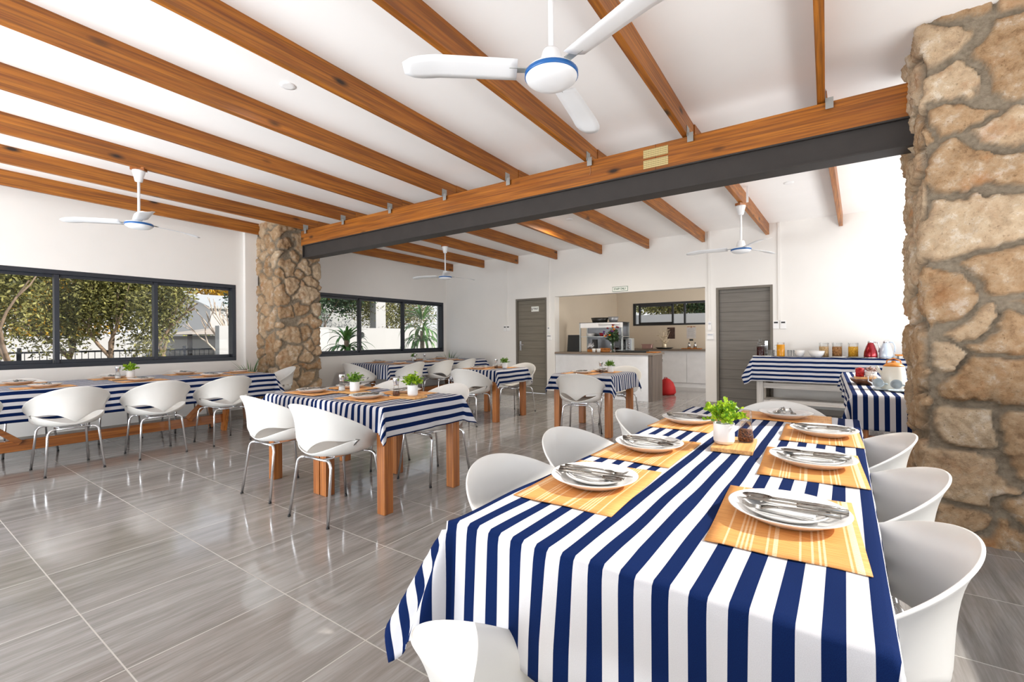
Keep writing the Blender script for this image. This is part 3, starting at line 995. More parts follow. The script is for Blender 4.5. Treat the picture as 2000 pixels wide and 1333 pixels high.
def make_chair():
    t = thing('shell_chair', 'x', 'chair')
    o = shell_mesh().build('seat_shell', MAT['shell'], t)
    md = o.modifiers.new('thickness', 'SOLIDIFY'); md.thickness = .008; md.offset = 0; md.use_rim = True
    md = o.modifiers.new('bevel', 'BEVEL'); md.width = .003; md.segments = 2; md.limit_method = 'ANGLE'; md.angle_limit = radians(50)
    fr = MB()
    fr.tube([(-.13, .17, .408), (.13, .17, .408)], .0092, 8)
    fr.tube([(-.13, -.17, .408), (.13, -.17, .408)], .0092, 8)
    fr.tube([(-.08, .17, .410), (-.08, -.17, .410)], .008, 8); fr.tube([(.08, .17, .410), (.08, -.17, .410)], .008, 8)
    fr.box(-.10, .10, -.10, .10, .412, .428)
    fr.build('under_frame', MAT['chrome'], t)
    for sx_ in (-1, 1):
        for sy_ in (-1, 1):
            pts = [(sx_ * .12, sy_ * .17, .408)]
            for q in range(6):
                a = q / 5 * pi / 2 * .95
                pts.append((sx_ * (.130 + .048 * sin(a)), sy_ * (.175 + .014 * sin(a)), .408 - .048 * (1 - cos(a))))
            pts.append((sx_ * .205, sy_ * .235, .008))
            l = MB(); l.tube(pts, .0098, 10)
            lo = l.build('leg', MAT['chrome'], t)
            MB().tube([(sx_ * .2045, sy_ * .2345, .012), (sx_ * .2055, sy_ * .236, 0)], .0108, 10).build('foot_cap', MAT['black'], lo)
    return t
chair0 = make_chair()
_first = [True]
def chair(x, y, rz, label, group):
    if _first[0]:
        _first[0] = False
        chair0.location = (x, y, 0); chair0.rotation_euler = (0, 0, rz); chair0['label'] = label; chair0['group'] = group
        return chair0
    return dup(chair0, (x, y, 0), rz, label, group)
R90 = pi / 2
gA = 'white shell chairs around the foreground table'
chair(-.70, 1.30, -R90 + .04, 'white shell chair, nearest of three left of the foreground table', gA)
chair(-.750, 1.86, -R90 - .03, 'white shell chair, middle of three left of the foreground table', gA)
chair(-.70, 2.58, -R90 + .05, 'white shell chair, farthest of three left of the foreground table', gA)
chair(-.05, 1.33, R90 - .05, 'white shell chair, nearest of three right of the foreground table', gA)
chair(-.005, 1.90, R90, 'white shell chair, middle of three right of the foreground table', gA)
chair(-.0, 2.55, R90 + .03, 'white shell chair, farthest of three right of the foreground table', gA)
chair(-.34, .735, .03, 'white shell chair at the near end of the foreground table', gA)
chair(-.24, 3.12, pi, 'white shell chair at the far end of the foreground table', gA)
gB = 'white shell chairs around the middle double table'
chair(-3.62, 2.00, .02, 'white shell chair at the double table, left one of the camera side', gB)
chair(-2.86, 1.96, .06, 'white shell chair at the double table, right one of the camera side', gB)
chair(-3.65, 2.94, pi, 'white shell chair at the double table, left one of the far side', gB)
chair(-2.86, 2.93, pi - .05, 'white shell chair at the double table, right one of the far side', gB)
gC = 'white shell chairs at the square table by the kitchen'
chair(-2.49, 5.10, .22, 'white shell chair, back turned, at the square table by the kitchen', gC)
chair(-2.42, 6.17, pi, 'white shell chair on the counter side of the kitchen square table', gC)
gD = 'white shell chairs at the square table before the left door'
chair(-4.19, 5.07, .15, 'white shell chair, back turned, at the table before the left door', gD)
chair(-4.17, 6.18, pi, 'white shell chair nearest the left door, facing the camera', gD)
gE = 'white shell chairs at the long table under the far window'
chair(-6.36, 5.84, R90 + .05, 'white shell chair, nearest of three along the far window table', gE)
chair(-6.36, 6.64, R90 - .04, 'white shell chair, middle of three along the far window table', gE)
chair(-6.36, 7.34, R90, 'white shell chair, farthest of three along the far window table', gE)
chair(-6.90, 5.22, .0, 'white shell chair at the near end of the far window table', gE)
gF = 'white shell chairs at the long table under the near window'
chair(-5.96, .46, R90, 'white shell chair cut by the left picture edge, near window table', gF)
chair(-5.96, 1.18, R90 + .03, 'white shell chair, leftmost full one before the near window table', gF)
chair(-5.98, 1.88, R90 - .02, 'white shell chair, middle of three before the near window table', gF)
chair(-6.00, 2.55, R90 + .04, 'white shell chair, right of three before the near window table', gF)
chair(-7.24, 1.10, -R90, 'white shell chair behind the near window table, leftmost on the wall side', gF)
chair(-7.26, 1.86, -R90, 'white shell chair behind the near window table, beside its potted plant', gF)
chair(-7.26, 2.62, -R90, 'white shell chair behind the near window table, nearest the column', gF)
chair(-6.90, 3.64, pi - .12, 'white shell chair at the column end of the near window table', gF)

# ================================================================== TABLES
def square_table(x0, x1, y0, y1, label, mat=None, name='square_dining_table', lw=.078, z=.742, aprons=True, group=None):
    cx, cy = (x0 + x1) / 2, (y0 + y1) / 2
    t = thing(name, label, 'table', (cx, cy, 0), 0, group)
    w, d = (x1 - x0) / 2, (y1 - y0) / 2
    m1 = mat or MAT['tleg']
    MB().box(-w, w, -d, d, z - .03, z).build('tabletop', m1 if mat else MAT['tlegy'], t, bevel=.003)
    for a in (-1, 1):
        for b in (-1, 1):
            MB().box(min(a * w, a * (w - lw)), max(a * w, a * (w - lw)), min(b * d, b * (d - lw)), max(b * d, b * (d - lw)), 0, z - .03).build('leg', m1, t, bevel=.004)
    if aprons:
        ap = MB()
        for b in (-1, 1):
            ap.box(-w + lw, w - lw, b * (d - .03) - .012, b * (d - .03) + .012, z - .12, z - .03)
        for a in (-1, 1):
            ap.box(a * (w - .03) - .012, a * (w - .03) + .012, -d + lw, d - lw, z - .12, z - .03)
        ap.build('apron', m1 if mat else MAT['tlegy'], t)
    return t
gq = 'orange wood square tables'
square_table(-3.262, -2.505, 2.08, 2.86, 'orange wood square table, right half of the middle double table', group=gq)
square_table(-4.025, -3.275, 2.08, 2.86, 'orange wood square table, left half of the middle double table', group=gq)
square_table(-2.92, -2.145, 5.19, 5.98, 'orange wood square table standing before the kitchen counter', group=gq)
square_table(-4.69, -3.905, 5.265, 6.05, 'orange wood square table standing before the left grey door', group=gq)
# foreground long table
t = square_table(-.752, .100, .875, 3.14, 'long dining table under striped cloth in the foreground', name='long_dining_table', lw=.09, z=.752)
t.rotation_euler = (0, 0, -.026)
# trestle tables
def trestle(x0, x1, y0, y1, posts, label):
    cx = (x0 + x1) / 2
    t = thing('trestle_table', label, 'table', (cx, y0, 0), 0, 'orange trestle tables under the windows')
    L = y1 - y0; w = (x1 - x0) / 2
    MB().box(-w, w, 0, L, .70, .742).build('tabletop', MAT['tlegy'], t, bevel=.003)
    p0, p1 = posts[0] - y0, posts[1] - y0
    xs = .18
    for p in (p0, p1):
        for sx_ in (-1, 1):
            MB().bar((sx_ * (xs - .0), p, 0), (sx_ * (w - .18), p, .70), .09, .045, (0, 1, 0)).build('leg', MAT['tleg'], t, bevel=.003)
        MB().box(-w + .06, w - .06, p - .04, p + .04, .62, .70).build('cross_bar', MAT['tleg'], t, bevel=.003)
    MB().box(xs - .03, xs + .03, -.05 + p0, p1 + .05, .115, .225).build('stretcher', MAT['tlegy'], t, bevel=.003)
    for (a, b) in (((xs, p0 + .55, .20), (xs, p0 + .06, .66)), ((xs, p1 - .42, .20), (xs, p1 - .02, .62))):
        MB().bar(a, b, .05, .12, (1, 0, 0)).build('brace', MAT['tlegy'], t, bevel=.003)
    return t
trestle(-7.42, -6.34, -.35, 3.33, (.42, 2.86), 'orange trestle table under the near window, beside the left wall')
trestle(-7.50, -6.42, 5.45, 8.20, (5.75, 7.9), 'orange trestle table under the far window in the back corner')
# sideboard + small table by the right column
sb = thing('buffet_table', 'white washed wooden buffet table against the back wall', 'table', (0, 7.95, 0))
MB().box(-.93, 1.3, .02, .5, .845, .892).build('tabletop', MAT['twhitex'], sb)
for x in (-.90, 1.18):
    for y in (.03, .40):
        MB().box(x, x + .09, y, y + .09, 0, .845).build('leg', MAT['twhite'], sb, bevel=.004)
MB().box(-.81, 1.18, .05, .46, .20, .235).build('lower_shelf', MAT['twhitex'], sb)
MB().box(-.81, 1.18, .06, .09, .42, .50).build('front_rail', MAT['twhitex'], sb)
bt = thing('bench', 'white washed low bench under the buffet table', 'bench', (-.2, 7.72, 0))
MB().box(-.5, .9, -.12, .12, .24, .27).build('seat', MAT['twhitex'], bt)
for x in (-.46, .80):
    MB().box(x, x + .07, -.10, .10, 0, .24).build('leg', MAT['twhite'], bt)
st = thing('coffee_table', 'orange wood side table behind the right stone column', 'table', (.15, 4.53, 0))
MB().box(.02, .80, .02, 2.70, .705, .742).build('tabletop', MAT['tlegy'], st)
for x in (.04, .70):
    for y in (.04, 2.60):
        MB().box(x, x + .08, y, y + .08, 0, .705).build('leg', MAT['tleg'], st, bevel=.003)
MB().bar((.06, .08, .36), (.78, .08, .30), .05, .13).build('foot_board', MAT['tlegy'], st)

# ================================================================== CLOTHS
def cloth(name, label, x0, x1, y0, y1, z, dx0, dx1, dy0, dy1, along='y', phase=0.0, seed=0, res=.022, flare=.42, amp=.010, wob=.0018, skew=0.0, period=.066, wrinkle=0.0, flare1=None):
    """cloth laid over the rectangle, hanging by the given drop on each side"""
    r = np.random.default_rng(seed)
    nu = int((x1 - x0 + dx0 + dx1) / res) + 1; nv = int((y1 - y0 + dy0 + dy1) / res) + 1
    us = np.linspace(x0 - dx0, x1 + dx1, nu); vs = np.linspace(y0 - dy0, y1 + dy1, nv)
    # put exact lines on the fold
    for arr, a in ((us, x0), (us, x1), (vs, y0), (vs, y1)):
        arr[np.argmin(abs(arr - a))] = a
    U, V_ = np.meshgrid(us, vs)
    qx = np.clip(U, x0, x1); qy = np.clip(V_, y0, y1)
    ex, ey = U - qx, V_ - qy
    Lr = np.sqrt(ex ** 2 + ey ** 2)
    Ls = np.maximum(Lr, 1e-9)
    nx, ny = ex / Ls, ey / Ls
    corner = np.abs(nx * ny) * 2 * (Lr > 1e-6)
    s_along = qx * 1.0 + qy * 1.0
    ph = r.uniform(0, 6.28, 4)
    ruff = np.sin(s_along * 17 + ph[0]) * .55 + np.sin(s_along * 31 + ph[1]) * .3 + np.sin(s_along * 9 + ph[2]) * .5
    ruff2 = np.sin(np.arctan2(np.abs(ny), np.abs(nx) + 1e-9) * 4 * 2 + ph[3])
    fl_ = np.where(nx > 0, flare if flare1 is None else flare1, flare)
    off = Lr * (.05 + (fl_ - .05) * corner) + (1 - corner) * amp * ruff * np.minimum(Lr / .12, 1.6) + corner * ruff2 * .10 * Lr
    rad = .012
    off = np.where(Lr > 0, np.maximum(off, .002 * np.minimum(Lr / .01, 1)) + rad * (1 - np.exp(-Lr / rad)), 0)
    off = np.minimum(off, Lr * .97)
    drop = np.sqrt(np.maximum(Lr ** 2 - off ** 2, 0))
    X = qx + nx * off; Y = qy + ny * off
    Z = z - drop
    flat = (Lr < 1e-6)
    if wrinkle:
        g = np.exp(-((X - (x0 + .438 + .012 * np.sin((Y - y0) * 6))) / .020) ** 2) * np.clip((Y - y0) / .1, 0, 1) * np.clip((y0 + .75 - Y) / .3, 0, 1)
        Z = Z + wrinkle * g * flat
    Z = Z + wob * (np.sin(X * 23 + ph[0]) * np.sin(Y * 17 + ph[1]) + .6 * np.sin(X * 41 + Y * 13 + ph[2])) * (1 + .5 * flat) * .6
    cx, cy = (x0 + x1) / 2, (y0 + y1) / 2
    if skew:
        c_, s__ = cos(skew), sin(skew)
        X, Y = cx + (X - cx) * c_ - (Y - cy) * s__, cy + (X - cx) * s__ + (Y - cy) * c_
    co = np.stack([X - cx, Y - cy, Z - z], -1).reshape(-1, 3)
    idx = np.arange(nu * nv).reshape(nv, nu)
    f = np.stack([idx[:-1, :-1], idx[:-1, 1:], idx[1:, 1:], idx[1:, :-1]], -1).reshape(-1, 4)
    me = bpy.data.meshes.new(name)
    me.from_pydata(co.tolist(), [], f.tolist())
    me.polygons.foreach_set('use_smooth', [True] * len(me.polygons))
    uv = me.uv_layers.new(name='UVMap')
    uu = (U if along == 'y' else V_).ravel() + phase + 10 * .066 * 20
    vv = (V_ if along == 'y' else U).ravel()
    li = np.zeros(len(me.loops), int); me.loops.foreach_get('vertex_index', li)
    uv.data.foreach_set('uv', np.stack([uu[li], vv[li]], -1).ravel())
    me.materials.append(MAT['cloth'])
    o = bpy.data.objects.new(name, me); COL.objects.link(o); o.location = (cx, cy, z)
    md = o.modifiers.new('thickness', 'SOLIDIFY'); md.thickness = .0016; md.offset = 1
    tag(o, label, 'tablecloth', 'navy and white striped tablecloths')
    return o
cloth('striped_tablecloth', 'navy striped tablecloth on the long foreground table', -.757, .105, .868, 3.15, .7565, .27, .20, .275, .25, 'y', .014, 3, .0155, .46, .012, .0016, skew=-.026, wrinkle=.006, flare1=.12)
cloth('striped_tablecloth', 'navy striped tablecloth over the left half of the middle double table', -4.03, -3.24, 2.072, 2.87, .7455, .20, .02, .17, .18, 'y', .01, 5, .018, .35)
cloth('striped_tablecloth', 'navy striped tablecloth over the right half of the middle double table', -3.27, -2.497, 2.068, 2.872, .7485, .02, .21, .175, .18, 'y', .02, 6, .016, .35)
cloth('striped_tablecloth', 'navy striped tablecloth on the square table by the kitchen counter', -2.93, -2.135, 5.18, 5.99, .7465, .20, .20, .20, .2, 'x', .0, 8, .018, .40)
cloth('striped_tablecloth', 'navy striped tablecloth on the square table before the left door', -4.70, -3.895, 5.255, 6.06, .7465, .2, .21, .16, .2, 'y', .01, 9, .018, .35)
cloth('striped_tablecloth', 'navy striped tablecloth on the long table under the far window', -7.51, -6.41, 5.44, 8.21, .7465, .2, .24, .26, .25, 'y', .0, 12, .022, .40, .014)
cloth('striped_tablecloth', 'navy striped tablecloth on the long table under the near window', -7.43, -6.33, -.36, 3.34, .7465, .2, .30, .2, .30, 'y', .02, 14, .022, .42, .018)
cloth('striped_tablecloth', 'navy striped tablecloth on the buffet table at the back wall', -.94, 1.31, 7.962, 8.44, .8965, .27, .1, .37, .03, 'x', .015, 16, .018, .42, .008)
cloth('striped_tablecloth', 'navy and white striped cloth on the side table behind the right column', .165, .955, 4.545, 7.24, .7465, .19, .02, .27, .05, 'y', .0, 18, .02, .35, .008)

# ================================================================== PLACE SETTINGS
def make_mat():
    m = MB(); nx_, ny_ = 10, 16
    v = []
    for j in range(ny_ + 1):
        for i in range(nx_ + 1):
            x = -.15 + .30 * i / nx_; y = -.225 + .45 * j / ny_
            v.append((x, y, .0018 * sin(x * 30 + 1) * sin(y * 17) + .0012))
    f = [(j * (nx_ + 1) + i, j * (nx_ + 1) + i + 1, (j + 1) * (nx_ + 1) + i + 1, (j + 1) * (nx_ + 1) + i) for j in range(ny_) for i in range(nx_)]
    m._add(v, f, True)
    o = m.build('bamboo_placemat', MAT['mat'], solid=.0022)
    return o
def lathe_thing(name, prof, mat, n=40):
    return MB().lathe(prof, n).build(name, mat)
# (radius, height) profiles
dinner = [(.0001, .004), (.06, .004), (.075, .0), (.085, .003), (.105, .014), (.132, .028), (.134, .0305), (.131, .0312), (.104, .0180), (.086, .0085), (.0001, .007)]
side = [(.0001, .003), (.045, .003), (.055, .0), (.063, .003), (.08, .010), (.093, .018), (.0945, .020), (.092, .021), (.079, .0135), (.062, .0065), (.0001, .0055)]
def make_fork():
    m = MB()
    m.tube([(0, -.105, .002), (0, -.06, .004), (0, 0, .005), (0, .028, .004)], [.0058, .0048, .0026, .0028], 8)
    m._add([(-.012, .045, .003), (.012, .045, .003), (.004, .024, .005), (-.004, .024, .005), (-.012, .06, -.001), (.012, .06, -.001),
            (-.012, .045, .001), (.012, .045, .001), (.004, .024, .003), (-.004, .024, .003), (-.012, .06, -.003), (.012, .06, -.003)],
           [(0, 1, 2, 3), (4, 5, 1, 0), (6, 9, 8, 7), (10, 6, 7, 11), (0, 3, 9, 6), (1, 7, 8, 2), (4, 0, 6, 10), (5, 11, 7, 1), (4, 10, 11, 5)], True)
    for i in range(4):
        x = -.0105 + .007 * i
        m.tube([(x, .058, -.002), (x, .085, -.001), (x, .10, .006)], [.0017, .0014, .0009], 6)
    return m
def make_spoon():
    m = MB()
    m.tube([(0, -.105, .002), (0, -.06, .004), (0, 0, .005), (0, .04, .004)], [.0058, .0048, .0026, .003], 8)
    v = []; f = []
    n = 16
    v.append((0, .075, -.004))
    for k_, (s_, z_) in enumerate(((.4, -.003), (.75, .0), (1, .005))):
        for i in range(n):
            a = 2 * pi * i / n
            v.append((.0205 * s_ * cos(a), .072 + .036 * s_ * sin(a), z_))
    for i in range(n):
        f.append((0, 1 + i, 1 + (i + 1) % n))
    for r_ in range(2):
        for i in range(n):
            f.append((1 + r_ * n + i, 1 + (r_ + 1) * n + i, 1 + (r_ + 1) * n + (i + 1) % n, 1 + r_ * n + (i + 1) % n))
    m._add(v, f, True)
    return m
def make_knife():
    m = MB()
    m.tube([(0, -.115, .004), (0, -.07, .005), (0, -.01, .005)], [.0072, .0066, .0052], 8)
    v = []
    for z in (.0042, .0058):
        v += [(-.005, -.01, z), (.006, -.01, z), (.008, .05, z), (.007, .10, z), (-.002, .118, z), (-.005, .10, z)]
    m._add(v, [(5, 4, 3, 2, 1, 0), (6, 7, 8, 9, 10, 11)] + [(i, (i + 1) % 6, 6 + (i + 1) % 6, 6 + i) for i in range(6)], False)
    return m
proto = {
    'bamboo_placemat': make_mat(),
    'dinner_plate': lathe_thing('dinner_plate', dinner, MAT['plate'], 56),
    'side_plate': lathe_thing('side_plate', side, MAT['plate'], 48),
    'dinner_fork': make_fork().build('dinner_fork', MAT['cutl']),
    'table_spoon': make_spoon().build('table_spoon', MAT['cutl'], solid=.0012),
    'table_knife': make_knife().build('table_knife', MAT['cutl']),
}
# folded napkin
nk = MB()
for k_ in range(2):
    v = []
    for j in range(9):
        for i in range(7):
            x = -.035 + .07 * i / 6 * (1 - .06 * k_); y = -.060 + .12 * j / 8
            v.append((x, y, .0035 * k_ + .0012 * sin(i * 1.1 + k_ * 2) * sin(j * .8 + k_) + .002))
    nk._add(v, [(j * 7 + i, j * 7 + i + 1, (j + 1) * 7 + i + 1, (j + 1) * 7 + i) for j in range(8) for i in range(6)], True)
proto['folded_napkin'] = nk.build('folded_napkin', MAT['napkin'], solid=.0015)
catn = dict(bamboo_placemat='placemat', dinner_plate='plate', side_plate='side plate', dinner_fork='fork', table_spoon='spoon', table_knife='knife', folded_napkin='napkin')
desc = dict(bamboo_placemat='orange placemat', dinner_plate='large dinner plate', side_plate='small upper plate',
            dinner_fork='steel fork', table_spoon='steel spoon', table_knife='steel knife', folded_napkin='white folded napkin')
grp = dict(bamboo_placemat='orange woven placemats', dinner_plate='large white dinner plates', side_plate='small white plates', dinner_fork='steel forks',
           table_spoon='steel spoons', table_knife='steel knives', folded_napkin='white folded napkins')
used = set()
rp = random.Random(5)
def put(kind, loc, rz, label, tilt=(0, 0)):
    o = proto[kind]
    if kind in used:
        o = o.copy(); COL.objects.link(o)
    used.add(kind)
    o.location = loc
    o.rotation_euler = (tilt[0], tilt[1], rz)
    tag(o, label, catn[kind], grp[kind])
    return o
def setting(x, y, z, inward, where, jit=.012, skew=0.0, full=True, flip=False):
    """place setting, inward = direction (radians) in which the diner looks"""
    a = inward - pi / 2 + skew
    c_, s_ = cos(a), sin(a)
    def W_(lx, ly): return (x + lx * c_ - ly * s_, y + lx * s_ + ly * c_)
    put('bamboo_placemat', (x, y, z), a + pi / 2, desc['bamboo_placemat'] + ', ' + where)
    jx, jy = rp.uniform(-jit, jit), rp.uniform(-jit, jit)
    px, py = W_(jx, jy)
    put('dinner_plate', (px, py, z + .0035), rp.uniform(0, 6), desc['dinner_plate'] + ', ' + where)
    put('side_plate', (px + rp.uniform(-.008, .008), py + rp.uniform(-.008, .008), z + .0130), 0, desc['side_plate'] + ', ' + where)
    if not full: 
        q = W_(jx, jy)
        put('table_spoon', (q[0], q[1], z + .040), a + 1.3, desc['table_spoon'] + ', ' + where)
        return
    q = W_(jx, jy)
    b = a + pi * (1 if flip else 0)
    put('folded_napkin', (q[0], q[1], z + .0195), a + rp.uniform(-.2, .2), desc['folded_napkin'] + ', ' + where)
    for kind, lx, rr, dz in (('table_spoon', .030, -.04, .0345), ('table_knife', .002, .05, .0345), ('dinner_fork', -.034, .10, .0345)):
        q = W_(jx + lx, jy + rp.uniform(-.01, .01))
        put(kind, (q[0], q[1], z + dz), b + rr + rp.uniform(-.05, .05), desc[kind] + ', ' + where)
zA = .7600
nm = ['nearest place', 'middle place', 'farthest place']
for i, (y, x) in enumerate(((1.325, -.608), (1.853, -.602), (2.545, -.602))):
    setting(x, y, zA, 0, nm[i] + ' on the left of the foreground table', skew=rp.uniform(-.05, .05), flip=False)
for i, (y, x) in enumerate(((1.320, -.088), (1.940, -.050), (2.555, -.026))):
    setting(x, y, zA, pi, nm[i] + ' on the right of the foreground table', skew=rp.uniform(-.04, .04))
setting(-.205, 2.985, zA, -pi / 2, 'head place at the far end of the foreground table')
zB = .7525
setting(-3.70, 2.30, zB, pi / 2, 'near left place of the middle double table')
setting(-2.96, 2.30, zB, pi / 2, 'near right place of the middle double table')
setting(-3.70, 2.70, zB, -pi / 2, 'far left place of the middle double table')
setting(-2.96, 2.70, zB, -pi / 2, 'far right place of the middle double table')
zC = .7500
setting(-2.62, 5.38, zC, pi / 2, 'near place of the square table by the kitchen')
setting(-2.50, 5.79, zC, -pi / 2, 'far place of the square table by the kitchen')
setting(-4.38, 5.46, zC, pi / 2, 'near place of the table before the left door')
setting(-4.24, 5.86, zC, -pi / 2, 'far place of the table before the left door')
for i, y in enumerate((5.84, 6.64, 7.34)):
    setting(-6.60, y, zC, pi, nm[i] + ' on the room side of the far window table')
for i, y in enumerate((5.95, 7.0, 7.7)):
    setting(-7.32, y, zC, 0, nm[i] + ' on the window side of the far window table')
for i, y in enumerate((1.12, 1.93, 2.66)):
    setting(-6.54, y, zC, pi, ('leftmost', 'middle', 'rightmost')[i] + ' place, room side of the near window table')
for i, y in enumerate((1.05, 1.86, 2.62)):
    setting(-7.24, y, zC, 0, ('leftmost', 'middle', 'rightmost')[i] + ' place, wall side of the near window table')
setting(-6.88, 3.14, zC, -pi / 2, 'head place at the column end, near window table')

# ================================================================== CENTREPIECES
def leaf_cloud(n, rad, hgt, leaf, seed, droop=.2, base=.0, stems=26, stemlen=1.0):
    """stems with leaves in whorls, growing from a pot"""
    r = random.Random(seed)
    m = MB()
    for s_ in range(stems):
        az = r.uniform(0, 2 * pi); el = r.uniform(.15, 1.35)
        L_ = r.uniform(.55, 1.0) * stemlen
        tip = Vector((cos(az) * cos(el) * rad * L_, sin(az) * cos(el) * rad * L_, base + hgt * sin(el) * L_))
        p0 = Vector((cos(az) * rad * .12, sin(az) * rad * .12, base))
        nl = max(3, int(n / stems))
        for k_ in range(nl):
            f_ = .25 + .75 * (k_ + r.random() * .6) / nl
            p = p0.lerp(tip, f_)
            p.z += .12 * hgt * sin(f_ * pi)
            d = (tip - p0).normalized()
            a2 = r.uniform(0, 2 * pi)
            side_ = Vector((cos(a2), sin(a2), r.uniform(-.3, .8))).normalized()
            ld = (side_ + d * .7).normalized()
            up = ld.cross(Vector((r.uniform(-1, 1), r.uniform(-1, 1), r.uniform(-1, 1)))).normalized()
            l = leaf * r.uniform(.7, 1.2); w = l * .34
            m._add([p, p + ld * l * .35 + up * w, p + ld * l * .8 + up * w * .8, p + ld * l, p + ld * l * .8 - up * w * .8, p + ld * l * .35 - up * w], [(0, 1, 2, 3, 4, 5)], False)
    return m
def make_pot_plant(fern=False):
    t = thing('potted_plant', 'x', 'potted plant')
    prof = [(.0001, 0), (.030, 0), (.036, .004), (.039, .012)]
    z = .012
    while z < .078:
        prof += [(.0405, z + .0018), (.0392, z + .0036)]; z += .0045
    prof += [(.0405, .082), (.0405, .085), (.037, .085), (.036, .07), (.0001, .07)]
    MB().lathe(prof, 40).build('pot', MAT['pot'], t)
    MB().lathe([(.0001, .076), (.036, .074)], 20).build('moss', MAT['soil'], t)
    if fern:
        leaf_cloud(620, .095, .095, .015, 11, base=.075, stems=52).build('foliage', MAT['leaf2'], t)
    else:
        leaf_cloud(640, .100, .118, .0175, 4, base=.075, stems=40).build('foliage', MAT['leaf1'], t)
    return t
plantA = make_pot_plant(False)
plantB = make_pot_plant(True)
def make_mill(fill):
    t = thing('glass_mill', 'x', 'spice mill')
    o = MB().lathe([(.028, .002), (.0285, .01), (.024, .045), (.019, .075), (.0195, .085)], 32).build('glass_body', MAT['jarglass'], t)
    MB().lathe([(.0001, .003), (.026, .003), (.0262, .012), (.0235, .035), (.0001, .036)], 28).build('contents', MAT[fill], t)
    MB().lathe([(.0195, .083), (.019, .09), (.021, .10), (.025, .115), (.0265, .133), (.0265, .140), (.024, .143), (.0001, .143)], 32).build('steel_head', MAT['chrome'], t)
    return t
millP = make_mill('pepper'); millS = make_mill('salt')
def make_jar_mill():
    t = thing('pepper_jar', 'small glass jar half full of peppercorns beside the foreground plant', 'spice jar')
    MB().lathe([(.0001, .001), (.028, .001), (.0305, .006), (.030, .02), (.0235, .085)], 32).build('glass_body', MAT['jarglass'], t)
    MB().lathe([(.0001, .003), (.027, .003), (.0285, .01), (.0285, .022), (.0255, .050), (.0001, .052)], 28).build('peppercorns', MAT['pepper'], t)
    MB().lathe([(.0235, .086), (.0245, .090), (.0245, .128), (.023, .132), (.0001, .133)], 32).build('clear_cap', MAT['jarglass'], t)
    return t
def make_board(w, d):
    return MB().box(-w / 2, w / 2, -d / 2, d / 2, 0, .016).build('wooden_board', MAT['board'], bevel=.002)
board0 = make_board(.15, .26)
def boards(x, y, z, rz, label, first=[True]):
    o = board0
    if not first[0]:
        o = board0.copy(); COL.objects.link(o)
    first[0] = False
    o.location = (x, y, z); o.rotation_euler = (0, 0, rz)
    tag(o, label, 'board', 'small wooden centre boards')
_pf = set()
def place(src, x, y, z, rz, label, group, sc=1.0):
    if src.name in _pf:
        o = dup(src, (x, y, z), rz, label, group)
    else:
        _pf.add(src.name); o = src
        o.location = (x, y, z); o.rotation_euler = (0, 0, rz); o['label'] = label; o['group'] = group
    o.scale = (sc, sc, sc)
    return o
gp = 'small green plants in white pots'; gm = 'glass and steel spice mills'
boards(-.318, 2.09, zA, .05, 'small light wooden board in the middle of the foreground table')
place(plantA, -.352, 2.05, zA + .017, .4, 'bright green plant in a ribbed white pot on the foreground table', gp)
pj = make_jar_mill(); pj.location = (-.283, 2.135, zA + .017)
boards(-3.36, 2.47, zB, R90, 'light wooden board at the left of the middle double table')
place(plantB, -3.31, 2.44, zB + .017, 0, 'ferny green plant in a white pot, left on the double table', gp, 1.0)
place(millS, -3.46, 2.42, zB + .017, 0, 'glass salt mill beside the ferny plant on the double table', gm)
boards(-2.72, 2.50, zB, R90 + .1, 'light wooden board at the right of the middle double table')
place(plantA, -2.67, 2.50, zB + .017, 2.0, 'yellow green plant in a white pot, right on the double table', gp)
place(millP, -2.79, 2.44, zB + .017, 0, 'steel topped pepper mill beside the double table right plant', gm)
place(plantB, -2.36, 5.72, zC, 1.0, 'green plant in a white pot on the kitchen square table', gp)
place(millP, -2.47, 5.66, zC, 0, 'pepper mill beside the plant on the kitchen square table', gm)
place(plantB, -4.08, 5.72, zC, 2.2, 'green plant in a white pot on the table before the left door', gp)
place(millP, -4.20, 5.66, zC, 0, 'pepper mill beside the plant before the left grey door', gm)
place(plantB, -7.02, 6.62, zC, .6, 'green plant in a white pot on the far window table', gp)
place(millP, -6.92, 6.55, zC, 0, 'left spice mill on the far window table', gm)
place(millS, -6.88, 6.78, zC, 0, 'right spice mill on the far window table', gm)
boards(-6.90, 1.86, zC, 0, 'light wooden board on the near window table')
place(plantA, -6.90, 1.92, zC + .017, 1.2, 'light green plant in a white pot on the near window table', gp)
place(millS, -6.90, 1.80, zC + .017, 0, 'glass salt mill on the near window table', gm)

